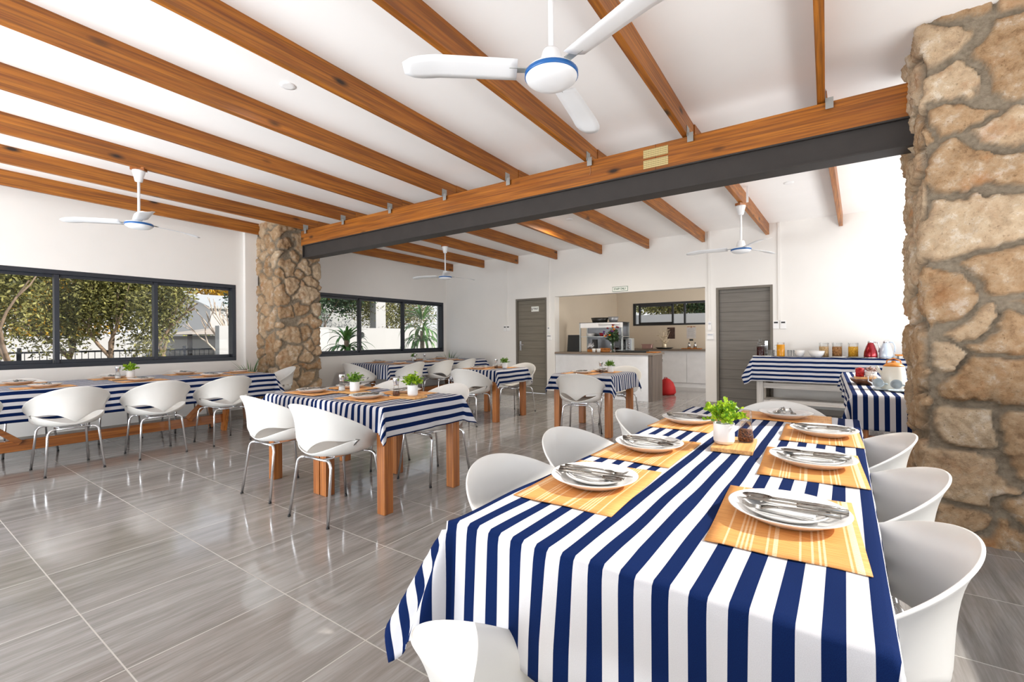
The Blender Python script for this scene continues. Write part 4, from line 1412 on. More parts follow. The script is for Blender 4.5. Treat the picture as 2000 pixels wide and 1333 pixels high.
# ================================================================== CEILING FANS
def blade_mesh():
    m = MB(); v = []; f = []
    n = 14
    for i in range(n + 1):
        t = i / n
        r_ = .155 + .50 * t
        w = .060 + .012 * t
        if t > .8: w *= sqrt(max(.05, 1 - ((t - .8) / .2) ** 2 * .75))
        tw = radians(13) * (1 - .35 * t)
        zc = -.018 * max(0, t - .7) * 3
        for q in (-1, -.5, 0, .5, 1):
            y = q * w + (.012 * t)
            v.append((r_, y * cos(tw), zc + y * sin(tw) - .006 * (1 - q * q)))
    for i in range(n):
        for q in range(4):
            a = i * 5 + q
            f.append((a, a + 5, a + 6, a + 1))
    m._add(v, f, True)
    return m
def make_fan(rod, squash=True):
    """local origin at hub centre; rod runs up to the mounting"""
    t = thing('ceiling_fan', 'x', 'ceiling fan')
    MB().lathe([(.0001, -.045), (.05, -.043), (.09, -.034), (.112, -.018), (.118, -.004), (.118, .0)], 40).build('hub_cover', MAT['fan'], t)
    MB().lathe([(.117, -.009), (.1200, -.007), (.1200, .010), (.118, .011)], 40).build('blue_band', MAT['fanblue'], t)
    MB().lathe([(.118, .011), (.11, .022), (.075, .034), (.055, .036), (.052, .06), (.040, .105), (.034, .115), (.0001, .117)], 32).build('motor_housing', MAT['fan'], t)
    MB().tube([(0, 0, .11), (0, 0, rod - .10)], .0125, 12).build('down_rod', MAT['fan'], t)
    MB().lathe([(.0125, rod - .125), (.032, rod - .12), (.042, rod - .07), (.056, rod - .02), (.056, rod - .008), (.0001, rod - .006)], 28).build('canopy', MAT['fan'], t)
    MB().box(-.062, .062, -.035, .035, rod - .008, rod + .022).build('wood_block', MAT['tlegy'], t)
    for k_ in range(3):
        b = blade_mesh().build('blade', MAT['fan'], t, solid=.0018)
        b.rotation_euler = (0, 0, 2 * pi * k_ / 3); b.location = (0, 0, .022)
        br = MB().box(.09, .19, -.018, .018, -.003, .001).build('blade_bracket', MAT['galv'], b)
    return t
fan0 = make_fan(.565)
fans = [(-1.015, 1.80, 2.40, radians(218), 'large white ceiling fan nearest the camera, at the top centre'),
        (-5.83, 1.70, 2.41, radians(228), 'white ceiling fan hanging left, before the near window wall'),
        (-5.70, 6.15, 2.325, radians(196), 'small distant white ceiling fan left of the left door'),
        (-.885, 6.40, 2.31, radians(62), 'white ceiling fan hanging before the right grey door')]
gfan = 'white three-bladed ceiling fans'
for i, (x, y, z, a, lb) in enumerate(fans):
    if i == 0:
        fan0.location = (x, y, z); fan0.rotation_euler = (0, 0, a); fan0['label'] = lb; fan0['group'] = gfan
    else:
        f_ = dup(fan0, (x, y, z), a, lb, gfan)
tag(MB().box(-.012, .012, -.008, .008, 0, .30).build('fan_wiring_duct', MAT['fan']), 'white wiring duct on the rafter above the rear right fan', 'conduit').location = (-.80, 6.32, 2.88)

# ================================================================== BUFFET ITEMS
zg = .900
def jug(x, y, r, h, fill, hf, label, stopper=False, handle=True):
    t = thing('glass_jug', label, 'jug', (x, y, zg))
    MB().lathe([(r * .96, .002), (r, .01), (r, h * .8), (r * .88, h * .9), (r * .92, h)], 28).build('glass_body', MAT['jarglass'], t)
    MB().lathe([(.0001, .006), (r * .93, .006), (r * .955, .014), (r * .955, hf), (.0001, hf + .001)], 28).build('juice', MAT[fill], t)
    if handle:
        MB().tube([(-r, 0, h * .82), (-r - .03, 0, h * .8), (-r - .035, 0, h * .5), (-r, 0, h * .3)], .006, 8).build('handle', MAT['jarglass'], t)
    if stopper:
        MB().lathe([(r * .8, h), (r * .85, h + .012), (.018, h + .02), (.012, h + .03)], 20).ball((0, 0, h + .055), .026, 12, 8).build('stopper', MAT['jarglass'], t)
    return t
jug(-.868, 8.22, .055, .20, 'cola', .15, 'glass jug of dark red juice at the left end of the buffet', True)
jug(-.585, 8.16, .056, .215, 'juice', .185, 'glass jug of orange juice on the buffet', False)
for x, y, w_ in ((-.745, 8.24, 'between the dark and orange juice jugs, left one'), (-.70, 8.16, 'between the dark and orange juice jugs, right one'), (-.47, 8.20, 'just right of the orange juice jug, left one'), (-.40, 8.26, 'just right of the orange juice jug, right one')):
    tag(MB().lathe([(.0001, .002), (.030, .002), (.034, .10), (.033, .10), (.028, .008), (.0001, .008)], 20).build('drinking_glass', MAT['jarglass']), 'clear glass tumbler ' + w_, 'glass', 'tumblers on the buffet').location = (x, y, zg)
for x, y, r_, h_, w_ in ((-.335, 8.12, .068, .10, 'stack of small white bowls right of the orange juice'), (-.125, 8.08, .105, .095, 'wide white serving bowl on the buffet before the first cereal jar')):
    m = MB().lathe([(.0001, 0), (r_ * .5, 0), (r_ * .82, h_ * .4), (r_, h_), (r_ * .96, h_), (r_ * .76, h_ * .42), (r_ * .4, .012), (.0001, .012)], 32)
    tag(m.build('serving_bowl', MAT['plate']), w_, 'bowl').location = (x, y, zg)
for x, fl, w_ in ((-.035, 'oats', 'leftmost cereal jar, pale muesli, on the buffet'), (.125, 'bran', 'middle cereal jar, brown granola, on the buffet'), (.315, 'corn', 'rightmost cereal jar, yellow cornflakes, on the buffet')):
    t = thing('cereal_jar', w_, 'jar', (x, 8.26, zg), 0, 'glass cereal jars on the buffet')
    MB().lathe([(.0001, .001), (.062, .001), (.062, .195), (.058, .20)], 28).build('glass_body', MAT['jarglass'], t)
    MB().lathe([(.0001, .004), (.059, .004), (.059, .155), (.0001, .157)], 28).build('cereal', MAT[fl], t)
    MB().lathe([(.064, .195), (.064, .212), (.0001, .213)], 28).build('lid', MAT['jarglass'], t)
for x, fl, w_ in ((.505, 'flred', 'metallic red vacuum flask on the buffet'), (.672, 'flblue', 'pale blue vacuum flask at the right end of the buffet')):
    t = thing('vacuum_flask', w_, 'flask', (x, 8.10, zg))
    MB().lathe([(.078, .012), (.08, .03), (.074, .09), (.05, .17), (.034, .205), (.032, .215)], 32).build('body', MAT[fl], t)
    MB().lathe([(.0001, 0), (.079, 0), (.079, .012), (.0001, .012)], 32).build('base_ring', MAT['chrome'], t)
    MB().lathe([(.033, .213), (.036, .222), (.034, .236), (.022, .245), (.0001, .247)], 24).build('steel_lid', MAT['chrome'], t)
    MB().tube([(.03, 0, .225), (.075, 0, .22), (.098, 0, .16), (.092, 0, .08)], .009, 8).build('handle', MAT['chrome'] if fl == 'flred' else MAT['flblue'], t)
def flat_plate(x, y, r_, lb, m_='plate', z_=zg):
    o = MB().lathe([(.0001, .0), (r_ * .6, .0), (r_, .014), (r_ * .98, .017), (r_ * .6, .005), (.0001, .005)], 28).build('serving_plate', MAT[m_])
    tag(o, lb, 'plate'); o.location = (x, y, z_)
flat_plate(.14, 8.03, .09, 'small white plate before the middle cereal jar', 'plate')
flat_plate(.34, 8.04, .085, 'small silver dish before the cornflakes jar', 'galv')
tt = tag(MB().box(-.13, .13, -.09, .09, 0, .012).build('juice_tray', MAT['white'], bevel=.004), 'thin white tray under the dark juice jug', 'tray'); tt.location = (-.84, 8.2, zg - .0035)
t = thing('bread_board', 'wooden board on a folded white cloth at the buffet right end', 'board', (.92, 8.12, zg))
MB().box(-.12, .2, -.10, .10, 0, .035).build('folded_cloth', MAT['napkin'], t, bevel=.006)
MB().box(-.15, .2, -.06, .06, .036, .056).build('board', MAT['orange'], t, bevel=.004)

# side table items
zh = .750
t = thing('wooden_tray', 'dark curved wooden tray on the side table behind the column', 'tray', (.305, 5.55, zh))
m = MB().lathe([(.0001, 0), (.075, 0), (.11, .03), (.125, .055), (.119, .055), (.10, .034), (.068, .010), (.0001, .010)], 32, (0, 0, 0), 1.0, 1.5)
m.build('bowl_body', MAT['walnut'], t)
o = tag(MB().box(-.085, .085, -.12, .12, 0, .012).build('snack_board', MAT['board'], bevel=.003), 'pale wooden board resting across the dark wooden tray', 'board'); o.location = (.305, 5.55, zh + .056)
t = thing('sugar_glass', 'glass tumbler filled with bright red sachets on the tray', 'glass', (.262, 5.54, zh + .069))
MB().lathe([(.036, 0), (.038, .085)], 24).build('glass_body', MAT['jarglass'], t)
MB().lathe([(.0001, .002), (.034, .002), (.035, .08), (.0001, .092)], 20).build('red_sachets', MAT['redf'], t)
t = thing('sachet_bowl', 'white bowl heaped with mixed sachets on the tray', 'bowl', (.345, 5.54, zh + .069))
MB().lathe([(.0001, 0), (.044, 0), (.047, .05), (.044, .05), (.0001, .006)], 24).build('bowl', MAT['plate'], t)
mm = MB(); r_ = random.Random(3)
for _ in range(26):
    a = r_.uniform(0, 6.28); q = r_.uniform(0, .034)
    p = Vector((q * cos(a), q * sin(a), .045 + r_.uniform(0, .03))); d = Vector((r_.uniform(-1, 1), r_.uniform(-1, 1), r_.uniform(.1, 1))).normalized()
    mm.bar(p, p + d * .035, .018, .003, (r_.random(), r_.random(), 1))
mm.build('sachets', MAT['mixf'], t)
t = thing('milk_jug', 'small clear glass milk jug beside the cream coffee pot', 'jug', (.375, 5.28, zh))
MB().lathe([(.0001, 0), (.035, 0), (.042, .04), (.036, .09), (.03, .11), (.036, .125)], 24).build('glass_body', MAT['jarglass'], t)
MB().tube([(-.035, 0, .11), (-.065, 0, .10), (-.065, 0, .05), (-.04, 0, .035)], .005, 8).build('handle', MAT['chrome'], t)
t = thing('coffee_pot', 'tall cream enamel coffee pot with orange lid on the side table', 'coffee pot', (.475, 5.12, zh))
MB().lathe([(.0001, 0), (.088, 0), (.090, .01), (.084, .12), (.074, .195), (.072, .20)], 36).build('body', MAT['enamel'], t)
MB().lathe([(.073, .20), (.070, .208), (.045, .228), (.016, .235), (.014, .248), (.0001, .25)], 30).build('lid', MAT['orange'], t)
MB().tube([(-.05, 0, .215), (-.045, 0, .25), (0, 0, .268), (.045, 0, .25), (.05, 0, .215)], .005, 8).build('bail_handle', MAT['orange'], t)
MB().tube([(-.07, 0, .12), (-.10, 0, .16), (-.115, 0, .20)], [.018, .013, .010], 10).build('spout', MAT['enamel'], t)
for x, y, a, w_ in ((.385, 5.02, -.5, 'tipped pale blue cup on its saucer, left one'), (.482, 4.93, -.2, 'tipped pale blue cup on its saucer, middle one'), (.560, 4.90, .2, 'tipped pale blue cup on its saucer, right one')):
    t = thing('coffee_cup', w_ + ' before the coffee pot', 'cup', (x, y, zh), 0, 'pale blue cups on the side table')
    MB().lathe([(.0001, .0), (.045, .0), (.070, .012), (.069, .014), (.04, .004), (.0001, .004)], 28).build('saucer', MAT['bluecup'], t)
    m = MB().lathe([(.0001, 0), (.022, 0), (.034, .02), (.040, .058), (.038, .058), (.031, .022), (.02, .005), (.0001, .005)], 28)
    m.tube([(.036, 0, .045), (.058, 0, .042), (.055, 0, .02), (.034, 0, .018)], .004, 8)
    c_ = m.build('cup', MAT['bluecup'], t); c_.rotation_euler = (radians(72), 0, a); c_.location = (0, .03, .046)

# ================================================================== KITCHEN
kc = thing('kitchen_counter', 'white fronted peninsula counter with grey brown worktop in the kitchen opening', 'counter', (-4.74, 8.50, 0))
MB().box(.0, 1.98, .0, .03, .02, .87).build('front_panel', MAT['cab'], kc)
MB().box(1.985, 2.06, -.005, .62, .0, .87).build('end_panel', MAT['counterend'], kc)
MB().box(.0, 1.98, .05, .60, .02, .87).build('carcass', MAT['cab'], kc)
MB().box(-.005, 2.10, -.03, .64, .872, .912).build('worktop', MAT['counter'], kc, bevel=.003)
MB().box(.0, 1.98, -.004, .0, .0, .02).build('plinth', MAT['cab'], kc)
o = tag(MB().box(-.09, .09, -.17, .17, 0, .022).build('chopping_board', MAT['bread'], bevel=.003), 'brown wooden block lying at the right end of the counter', 'board'); o.location = (-2.74, 8.78, .912)
bc = thing('base_cabinet', 'white base cabinets with dark worktop along the kitchen back wall', 'cabinet', (-4.74, 11.38, 0))
MB().box(0, 4.2, .02, .59, .0, .87).build('carcass', MAT['cab'], bc)
MB().box(0, 4.2, -.02, .59, .872, .912).build('worktop', MAT['counter'], bc)
for i in range(6):
    x = .12 + i * .62
    dr = MB().box(x, x + .612, 0, .018, .11, .80).build('door', MAT['cab'], bc, bevel=.002)
    if i % 2 == 1: MB().tube([(x + .56, -.03, .60), (x + .56, -.03, .76)], .007, 8).box(x + .555, x + .565, -.03, 0, .61, .62).box(x + .555, x + .565, -.03, 0, .74, .75).build('door_handle', MAT['chrome'], dr)
    else: MB().tube([(x + .05, -.03, .60), (x + .05, -.03, .76)], .007, 8).build('door_handle', MAT['chrome'], dr)
zc = .9125
rk = thing('steel_shelf_rack', 'open metal shelf rack standing on the kitchen counter left side', 'rack', (-4.30, 8.75, zc))
for x in (0, .92):
    for y in (0, .36):
        MB().box(x, x + .028, y, y + .028, 0, .60).build('post', MAT['galv'], rk)
for z_, n_ in ((.60, 'top'), (.31, 'shelf')):
    MB().box(-.0, .95, -.0, .39, z_, z_ + .012).build('shelf', MAT['dark'] if n_ == 'top' else MAT['galv'], rk)
MB().box(.03, .95, -.004, .0, .50, .60).build('rail', MAT['white'], rk)
MB().tube([(.45, -.02, .565), (.90, -.02, .575)], .016, 10).build('strip_lamp', MAT['white'], rk)
MB().box(.0, .95, .375, .388, .02, .60).build('back_sheet', MAT['grey'], rk)
for x, w_ in ((.06, 'leftmost'), (.48, 'rightmost')):
    m = MB()
    for k_ in range(5): m.lathe([(.0001, .012 * k_), (.07, .012 * k_), (.10, .012 * k_ + .012), (.0001, .012 * k_ + .012)], 24)
    tag(m.build('plate_stack', MAT['plate']), w_ + ' stack of plates on the middle shelf of the rack', 'plates').location = (-4.18 + x * .9, 8.93, zc + .324)
tag(MB().lathe([(.0001, 0), (.04, 0), (.055, .07), (.05, .07), (.0001, .01)], 20).build('small_bowl', MAT['flred']), 'small red bowl on the middle shelf of the rack', 'bowl').location = (-3.85, 8.88, zc + .324)
tag(MB().lathe([(.0001, 0), (.13, 0), (.16, .10), (.15, .10), (.0001, .01)], 24, (0, 0, 0), 1.2, .8).build('casserole_dish', MAT['dark']), 'black casserole dish on top of the metal rack', 'dish').location = (-3.92, 8.94, zc + .613)
tag(MB().lathe([(.0001, 0), (.08, 0), (.11, .11), (.10, .11), (.0001, .01)], 24).build('glass_bowl', MAT['grey']), 'glass mixing bowl on top of the rack, right of the casserole', 'bowl').location = (-3.62, 8.94, zc + .613)
o = tag(MB().box(-.15, .15, -.008, .008, 0, .36).build('black_tray', MAT['black'], bevel=.003), 'black tray leaning upright at the left end of the counter', 'tray'); o.location = (-4.50, 8.86, zc); o.rotation_euler = (radians(-8), 0, .0)
mw = thing('microwave_oven', 'silver microwave oven on the kitchen counter behind the flowers', 'microwave', (-3.66, 9.02 - .05, zc))
MB().box(0, .42, 0, .0 + .14, .02, .28).build('casing', MAT['galv'], mw, bevel=.005)
MB().box(.02, .29, -.008, 0, .045, .255).build('door', MAT['darkglass'], mw)
MB().box(.305, .41, -.006, 0, .04, .26).build('control_panel', MAT['grey'], mw)
for z_ in (.09, .17): MB().tube([(.357, -.02, z_), (.357, -.006, z_)], .018, 12).build('knob', MAT['chrome'], mw)
MB().box(.02, .40, .02, .12, 0, .02).build('foot', MAT['black'], mw)
va = thing('flower_vase', 'clear glass vase with a bouquet of dark flowers on the counter', 'vase', (-3.50, 8.60, zc))
MB().lathe([(.0001, .002), (.052, .002), (.056, .02), (.04, .12), (.038, .16), (.058, .225)], 28).build('glass_body', MAT['jarglass'], va)
st_ = MB(); r_ = random.Random(9); fl = [MB(), MB(), MB()]
for i in range(34):
    a = r_.uniform(0, 6.28); q = r_.uniform(.02, .2); h_ = r_.uniform(.36, .56) - q * .35
    tip = (q * cos(a), q * sin(a), h_)
    st_.tube([(.012 * cos(a), .012 * sin(a), .01), (.022 * cos(a + 2), .022 * sin(a + 2), .17), tip], .0025, 5)
    if i < 17:
        for pz in range(3): fl[(0, 0, 1, 2)[i % 4] if pz == 0 else (0, 0, 1, 2)[i % 4]].ball((tip[0] + r_.uniform(-.012, .012), tip[1] + r_.uniform(-.012, .012), tip[2] + pz * .006), .026 - pz * .006, 8, 5, (1, 1, .55))
st_.build('stems', MAT['darkfol'], va)
leaf_cloud(420, .17, .34, .05, 21, base=.16, stems=40).build('foliage', MAT['darkfol'], va)
for m_, n_, q in zip(fl, ('dark_red_flowers', 'purple_flowers', 'orange_flowers'), ('flower1', 'flower2', 'flower3')): m_.build(n_, MAT[q], va)
cs = thing('cutlery_stand', 'black and steel cutlery holder under the metal rack', 'cutlery holder', (-4.06, 8.80, zc))
MB().box(-.06, .12, -.05, .05, 0, .05).build('wood_base', MAT['bread'], cs)
MB().box(.03, .13, .0, .05, .05, .26).build('black_block', MAT['black'], cs)
mm = MB()
for k_ in range(6): mm.tube([(-.05 + .025 * k_, -.03, .04), (-.05 + .025 * k_, -.035, .16 + .02 * (k_ % 3))], .007, 8)
mm.build('cutlery', MAT['chrome'], cs)
mm = MB(); r_ = random.Random(2)
bb = thing('bread_basket', 'long basket of brown bread slices on the counter', 'basket', (-3.72, 8.72, zc))
MB().lathe([(.0001, 0), (.10, 0), (.12, .04), (.11, .04), (.0001, .008)], 24, (0, 0, 0), 1.3, .7).build('basket', MAT['bread'], bb)
for k_ in range(9): mm.ball((-.10 + .025 * k_, r_.uniform(-.02, .02), .055), .035, 8, 6, (.5, 1, .9))
mm.build('bread', MAT['bread'], bb)
for x, w_ in ((-3.90, 'left'), (-3.80, 'right')):
    tag(MB().lathe([(.0001, 0), (.035, 0), (.045, .075), (.042, .075), (.0001, .008)], 20).build('white_ramekin', MAT['plate']), w_ + ' white ramekin before the bread basket', 'ramekin').location = (x, 8.60, zc)
o = tag(MB().box(-.28, .22, -.14, .14, 0, .035).build('griddle', MAT['black'], bevel=.008), 'flat black griddle on the counter right of the vase', 'griddle'); o.location = (-3.12, 8.88, zc); o.rotation_euler = (0, 0, .1)
# back counter items
t = thing('loaf_tin', 'small dusty pink box on the back counter', 'box', (-3.79, 11.62, zc))
MB().box(-.12, .12, -.07, .07, 0, .115).build('tin', MAT['pink'], t, bevel=.006)
MB().box(-.135, .135, -.08, .08, .105, .12).build('rim', MAT['pink'], t)
tag(MB().lathe([(.0001, 0), (.16, 0), (.22, .035), (.21, .035), (.0001, .012)], 32).build('black_platter', MAT['black']), 'black platter under the dried flower decoration', 'platter').location = (-3.36, 11.62, zc)
dd = thing('dried_flower_decoration', 'cream dried flower arrangement standing on the black platter', 'decoration', (-3.36, 11.62, zc + .013))
mm = MB(); r_ = random.Random(4)
for i in range(40):
    a = r_.uniform(0, 6.28); q = r_.uniform(.03, .2); h_ = r_.uniform(.15, .50)
    tip = Vector((q * cos(a), q * sin(a) * .6, h_))
    mm.tube([(0, 0, 0), tip * .5 + Vector((0, 0, .05)), tip], .003, 5)
    if i % 3 == 0: mm.lathe([(.0001, 0), (.03, .006), (.045, .014), (.03, .002), (.0001, -.004)], 12, tuple(tip))
mm.lathe([(.0001, 0), (.06, 0), (.045, .10), (.0001, .12)], 16)
mm.build('twigs', MAT['ash'], dd)
o = tag(MB().box(-.22, .22, -.09, .09, 0, .022).build('serving_board', MAT['bread'], bevel=.004), 'wooden board under two small mills on the back counter', 'board'); o.location = (-2.70, 11.60, zc)
for x, w_ in ((-2.76, 'left'), (-2.62, 'right')):
    t = thing('small_mill', w_ + ' one of two small dark mills on the back counter board', 'mill', (x, 11.60, zc + .022), 0, 'two small mills on the back counter')
    MB().lathe([(.0001, 0), (.045, 0), (.030, .05), (.042, .10), (.0001, .115)], 20).build('body', MAT['chrome'], t)
    MB().lathe([(.036, .045), (.034, .05), (.036, .06)], 20).ball((0, 0, .125), .016).build('band', MAT['black'], t)
o = tag(MB().box(-.095, .095, -.004, 0, -.145, .145).build('wall_poster', MAT['poster']), 'dark brown poster on the kitchen back wall', 'poster'); o.location = (-3.29, 11.98, 1.31)
pw = thing('wall_notice', 'pale notice sheet with a dark header on the kitchen back wall', 'notice', (-2.795, 11.98, 1.32))
MB().box(-.11, .11, -.003, 0, -.15, .13).build('sheet', MAT['paper'], pw)
MB().box(-.10, -.035, -.005, -.003, .135, .152).box(.035, .10, -.005, -.003, .135, .152).ball((0, -.004, .14), .022, 10, 6, (1, .1, 1)).build('header_marks', MAT['tan'], pw)
m = MB()
for k_ in range(7): m.box(-.085, .06 + .02 * (k_ % 2), -.0045, -.003, .085 - k_ * .03, .091 - k_ * .03)
m.build('printed_lines', MAT['grey'], pw)
MB().box(-.045, .045, -.004, 0, -.21, -.165).build('small_tag', MAT['dark'], pw)
rb = thing('red_bag', 'red canvas bag slumped on the kitchen floor behind the counter', 'bag', (-2.80, 9.75, 0))
mm = MB().lathe([(.0001, 0), (.16, 0), (.19, .05), (.17, .16), (.13, .26), (.06, .33), (.0001, .35)], 18)
mm.v = [(x * (1 + .10 * sin(5 * atan2(y, x))) + .05 * z, y * (1 + .08 * sin(4 * atan2(y, x) + 1)), z) for x, y, z in mm.v]
mm.build('bag_body', MAT['red'], rb)
MB().tube([(-.03, 0, .33), (-.02, 0, .36), (.03, 0, .36), (.04, 0, .33)], .008, 6).build('strap', MAT['red'], rb)

# ================================================================== INDOOR SPIKY PLANTS
def strap_leaves(n, L_, w, seed, z0=0.0, el=(.3, 1.4), droop=.5, spread=.03, lv=7):
    r = random.Random(seed); m = MB()
    for i in range(n):
        az = r.uniform(0, 2 * pi); e = r.uniform(*el); ll = L_ * r.uniform(.7, 1.05)
        p = Vector((cos(az) * spread, sin(az) * spread, z0 + r.uniform(0, .06)))
        side_ = Vector((-sin(az), cos(az), 0))
        v = []; dirz = e
        for k_ in range(lv + 1):
            t_ = k_ / lv
            ww = w * (sin(pi * min(1, t_ * .85 + .15)) ** .6) * (1 - t_ ** 4) + .0006
            up = Vector((-cos(az) * sin(dirz), -sin(az) * sin(dirz), cos(dirz)))
            v += [p - side_ * ww + up * ww * .35, p, p + side_ * ww + up * ww * .35]
            d = Vector((cos(az) * cos(dirz), sin(az) * cos(dirz), sin(dirz)))
            p = p + d * ll / lv
            dirz -= droop / lv * (1.6 - e / 1.4) * 2
        f = []
        for k_ in range(lv):
            a = k_ * 3
            f += [(a, a + 1, a + 4, a + 3), (a + 1, a + 2, a + 5, a + 4)]
        m._add(v, f, True)
    return m
def floor_plant(x, y, zt, L_, seed, label):
    t = thing('spiky_floor_plant', label, 'potted plant', (x, y, 0), 0, 'spiky plants on the floor')
    MB().lathe([(.0001, 0), (.10, 0), (.14, zt - .03), (.15, zt - .03), (.15, zt), (.13, zt), (.125, zt - .05), (.0001, zt - .05)], 28).build('planter', MAT['tan'], t)
    MB().lathe([(.0001, zt - .03), (.128, zt - .035)], 20).build('soil', MAT['soil'], t)
    strap_leaves(42, L_, .009, seed, zt - .04, (.35, 1.5), .45).build('leaves', MAT['spiky'], t)
floor_plant(-7.42, 3.56, .52, .48, 5, 'grey green spiky plant beside the left stone column')
floor_plant(-7.50, 8.22, .50, .50, 8, 'grey green spiky plant in the far left corner of the room')

# ================================================================== OUTSIDE
struct('ground', MB().box(-60, 30, -30, 60, -.25, -.13), MAT['paving'])
# garden walls
def ext(name, mb_, mat, label, cat, group=None, **kw):
    o = mb_.build(name, mat, **kw)
    return tag(o, label, cat, group)
ext('garden_wall', MB().box(-11.2, -11.0, 4.62, 16, -.13, 1.53), MAT['extwall'], 'white garden wall outside the far window', 'wall')
t = thing('wall_lantern', 'small black lantern on the white garden wall outside', 'lantern', (-10.99, 8.35, 1.33))
MB().box(0, .06, -.05, .05, -.06, .06, .01).build('housing', MAT['black'], t)
MB().box(0, .04, -.02, .02, .06, .08).build('bracket', MAT['black'], t)
ext('garden_wall', MB().box(-18.3, -18, -6, 26, -.13, 1.35), MAT['extwall'], 'long white boundary wall behind the olive trees', 'wall')
ext('garden_wall', MB().box(-6, 4, 14.5, 14.7, -.13, 1.92), MAT['extwall'], 'white wall outside the small kitchen window', 'wall')
ext('garden_pillar', MB().box(-12.4, -12.1, 9.75, 10.15, -.13, 3.3), MAT['extwall'], 'tall white pillar behind the garden wall', 'pillar')
ext('garden_shed', MB().box(-17.6, -15.3, 9.1, 13.2, -.13, 2.6), MAT['extgrey'], 'low grey outbuilding behind the white garden wall', 'building')
# railing
rl = thing('metal_railing', 'thin dark metal railing outside behind the trees', 'railing', (-14, -4, -.13))
m = MB().box(-.02, .02, 0, 17, 1.08, 1.12).box(-.015, .015, 0, 17, .90, .925).box(-.015, .015, 0, 17, .12, .15)
m.build('rail', MAT['frame'], rl)
for k_ in range(12): MB().box(-.03, .03, k_ * 1.5, k_ * 1.5 + .06, 0, 1.2).build('post', MAT['frame'], rl)
m = MB()
for k_ in range(150): m.box(-.006, .006, k_ * .113, k_ * .113 + .012, .14, 1.09)
tag(m.build('balusters', MAT['frame'], rl), kind='stuff')
# white gabled house
hs = thing('gabled_house', 'white gabled house with grey roof beyond the trees', 'house', (-24, 9.7, -.13))
m = MB()
m._add([(0, 0, 0), (-6.4, 0, 0), (-6.4, 0, 2.85), (-3.2, 0, 3.6), (0, 0, 2.85), (0, 9, 0), (-6.4, 9, 0), (-6.4, 9, 2.85), (-3.2, 9, 3.6), (0, 9, 2.85)],
       [(0, 4, 3, 2, 1), (5, 6, 7, 8, 9), (0, 5, 9, 4), (1, 2, 7, 6)], False)
m.build('wall', MAT['extwall'], hs)
m = MB()
for a, b in (((.15, 2.83), (-3.2, 3.67)), ((-6.55, 2.83), (-3.2, 3.67))):
    m._add([(a[0], -.1, a[1]), (a[0], 9.1, a[1]), (b[0], 9.1, b[1]), (b[0], -.1, b[1]), (a[0], -.1, a[1] + .08), (a[0], 9.1, a[1] + .08), (b[0], 9.1, b[1] + .08), (b[0], -.1, b[1] + .08)],
           [(0, 1, 2, 3), (7, 6, 5, 4), (0, 4, 5, 1), (1, 5, 6, 2), (2, 6, 7, 3), (3, 7, 4, 0)], False)
m.build('roof', MAT['extgrey'], hs)
# pavilion with a beige canopy
pv = thing('garden_pavilion', 'beige canopied pavilion with dark posts, outside right of the near window', 'pavilion', (-17.2, 7.3, -.13))
m = MB()
m._add([(-1.3, -1.5, 1.52), (1.3, -1.5, 1.52), (1.3, 1.6, 1.52), (-1.3, 1.6, 1.52), (0, 0, 1.80)], [(0, 1, 4), (1, 2, 4), (2, 3, 4), (3, 0, 4), (3, 2, 1, 0)], False)
m.build('canopy', MAT['canopy'], pv)
for a in (-1.2, 1.2):
    for b in (-1.4, 1.5): MB().box(a - .05, a + .05, b - .05, b + .05, 0, 1.52).build('post', MAT['darkbrown'], pv)
MB().box(-1.1, -1.05, -.6, 1.4, .9, 1.5).build('dark_sheet', MAT['darkbrown'], pv)  # thin dark sheet standing just below the canopy

def canopy_leaves(n, c, rad, leaf, seed, shell=.35):
    r = np.random.default_rng(seed)
    m_ = MB()
    nb = 26
    bc_ = r.normal(size=(nb, 3)); bc_ /= np.linalg.norm(bc_, axis=1)[:, None]; bc_ *= r.uniform(.35, .85, (nb, 1))
    k_ = r.integers(0, nb, n)
    d = r.normal(size=(n, 3)); d /= np.linalg.norm(d, axis=1)[:, None]
    P = (bc_[k_] + d * (r.uniform(0, 1, (n, 1)) ** .5) * .42) * np.array(rad) + np.array(c)
    A = r.normal(size=(n, 3)); A /= np.linalg.norm(A, axis=1)[:, None]
    B = np.cross(A, r.normal(size=(n, 3))); B /= np.linalg.norm(B, axis=1)[:, None]
    L_ = leaf * r.uniform(.6, 1.3, (n, 1))
    v = np.stack([P, P + A * L_ * .5 + B * L_ * .2, P + A * L_, P + A * L_ * .5 - B * L_ * .2], 1).reshape(-1, 3)
    f = np.arange(4 * n).reshape(-1, 4)
    m_.v = v.tolist(); m_.f = f.tolist(); m_.sm = [False] * n
    return m_
def branchy(m_, p, d, L_, r0, depth, r, spread=.55):
    q = p + d * L_
    mid = (p + q) / 2 + Vector((r.uniform(-1, 1), r.uniform(-1, 1), 0)) * L_ * .07
    m_.tube([p, mid, q], [r0, r0 * .85, r0 * .68], 7, False)
    if depth == 0: return
    for k_ in range(r.choice([2, 3])):
        nd = (d + Vector((r.uniform(-1, 1), r.uniform(-1, 1), r.uniform(-.25, .6))) * spread).normalized()
        branchy(m_, q, nd, L_ * r.uniform(.6, .85), r0 * .62, depth - 1, r, spread)
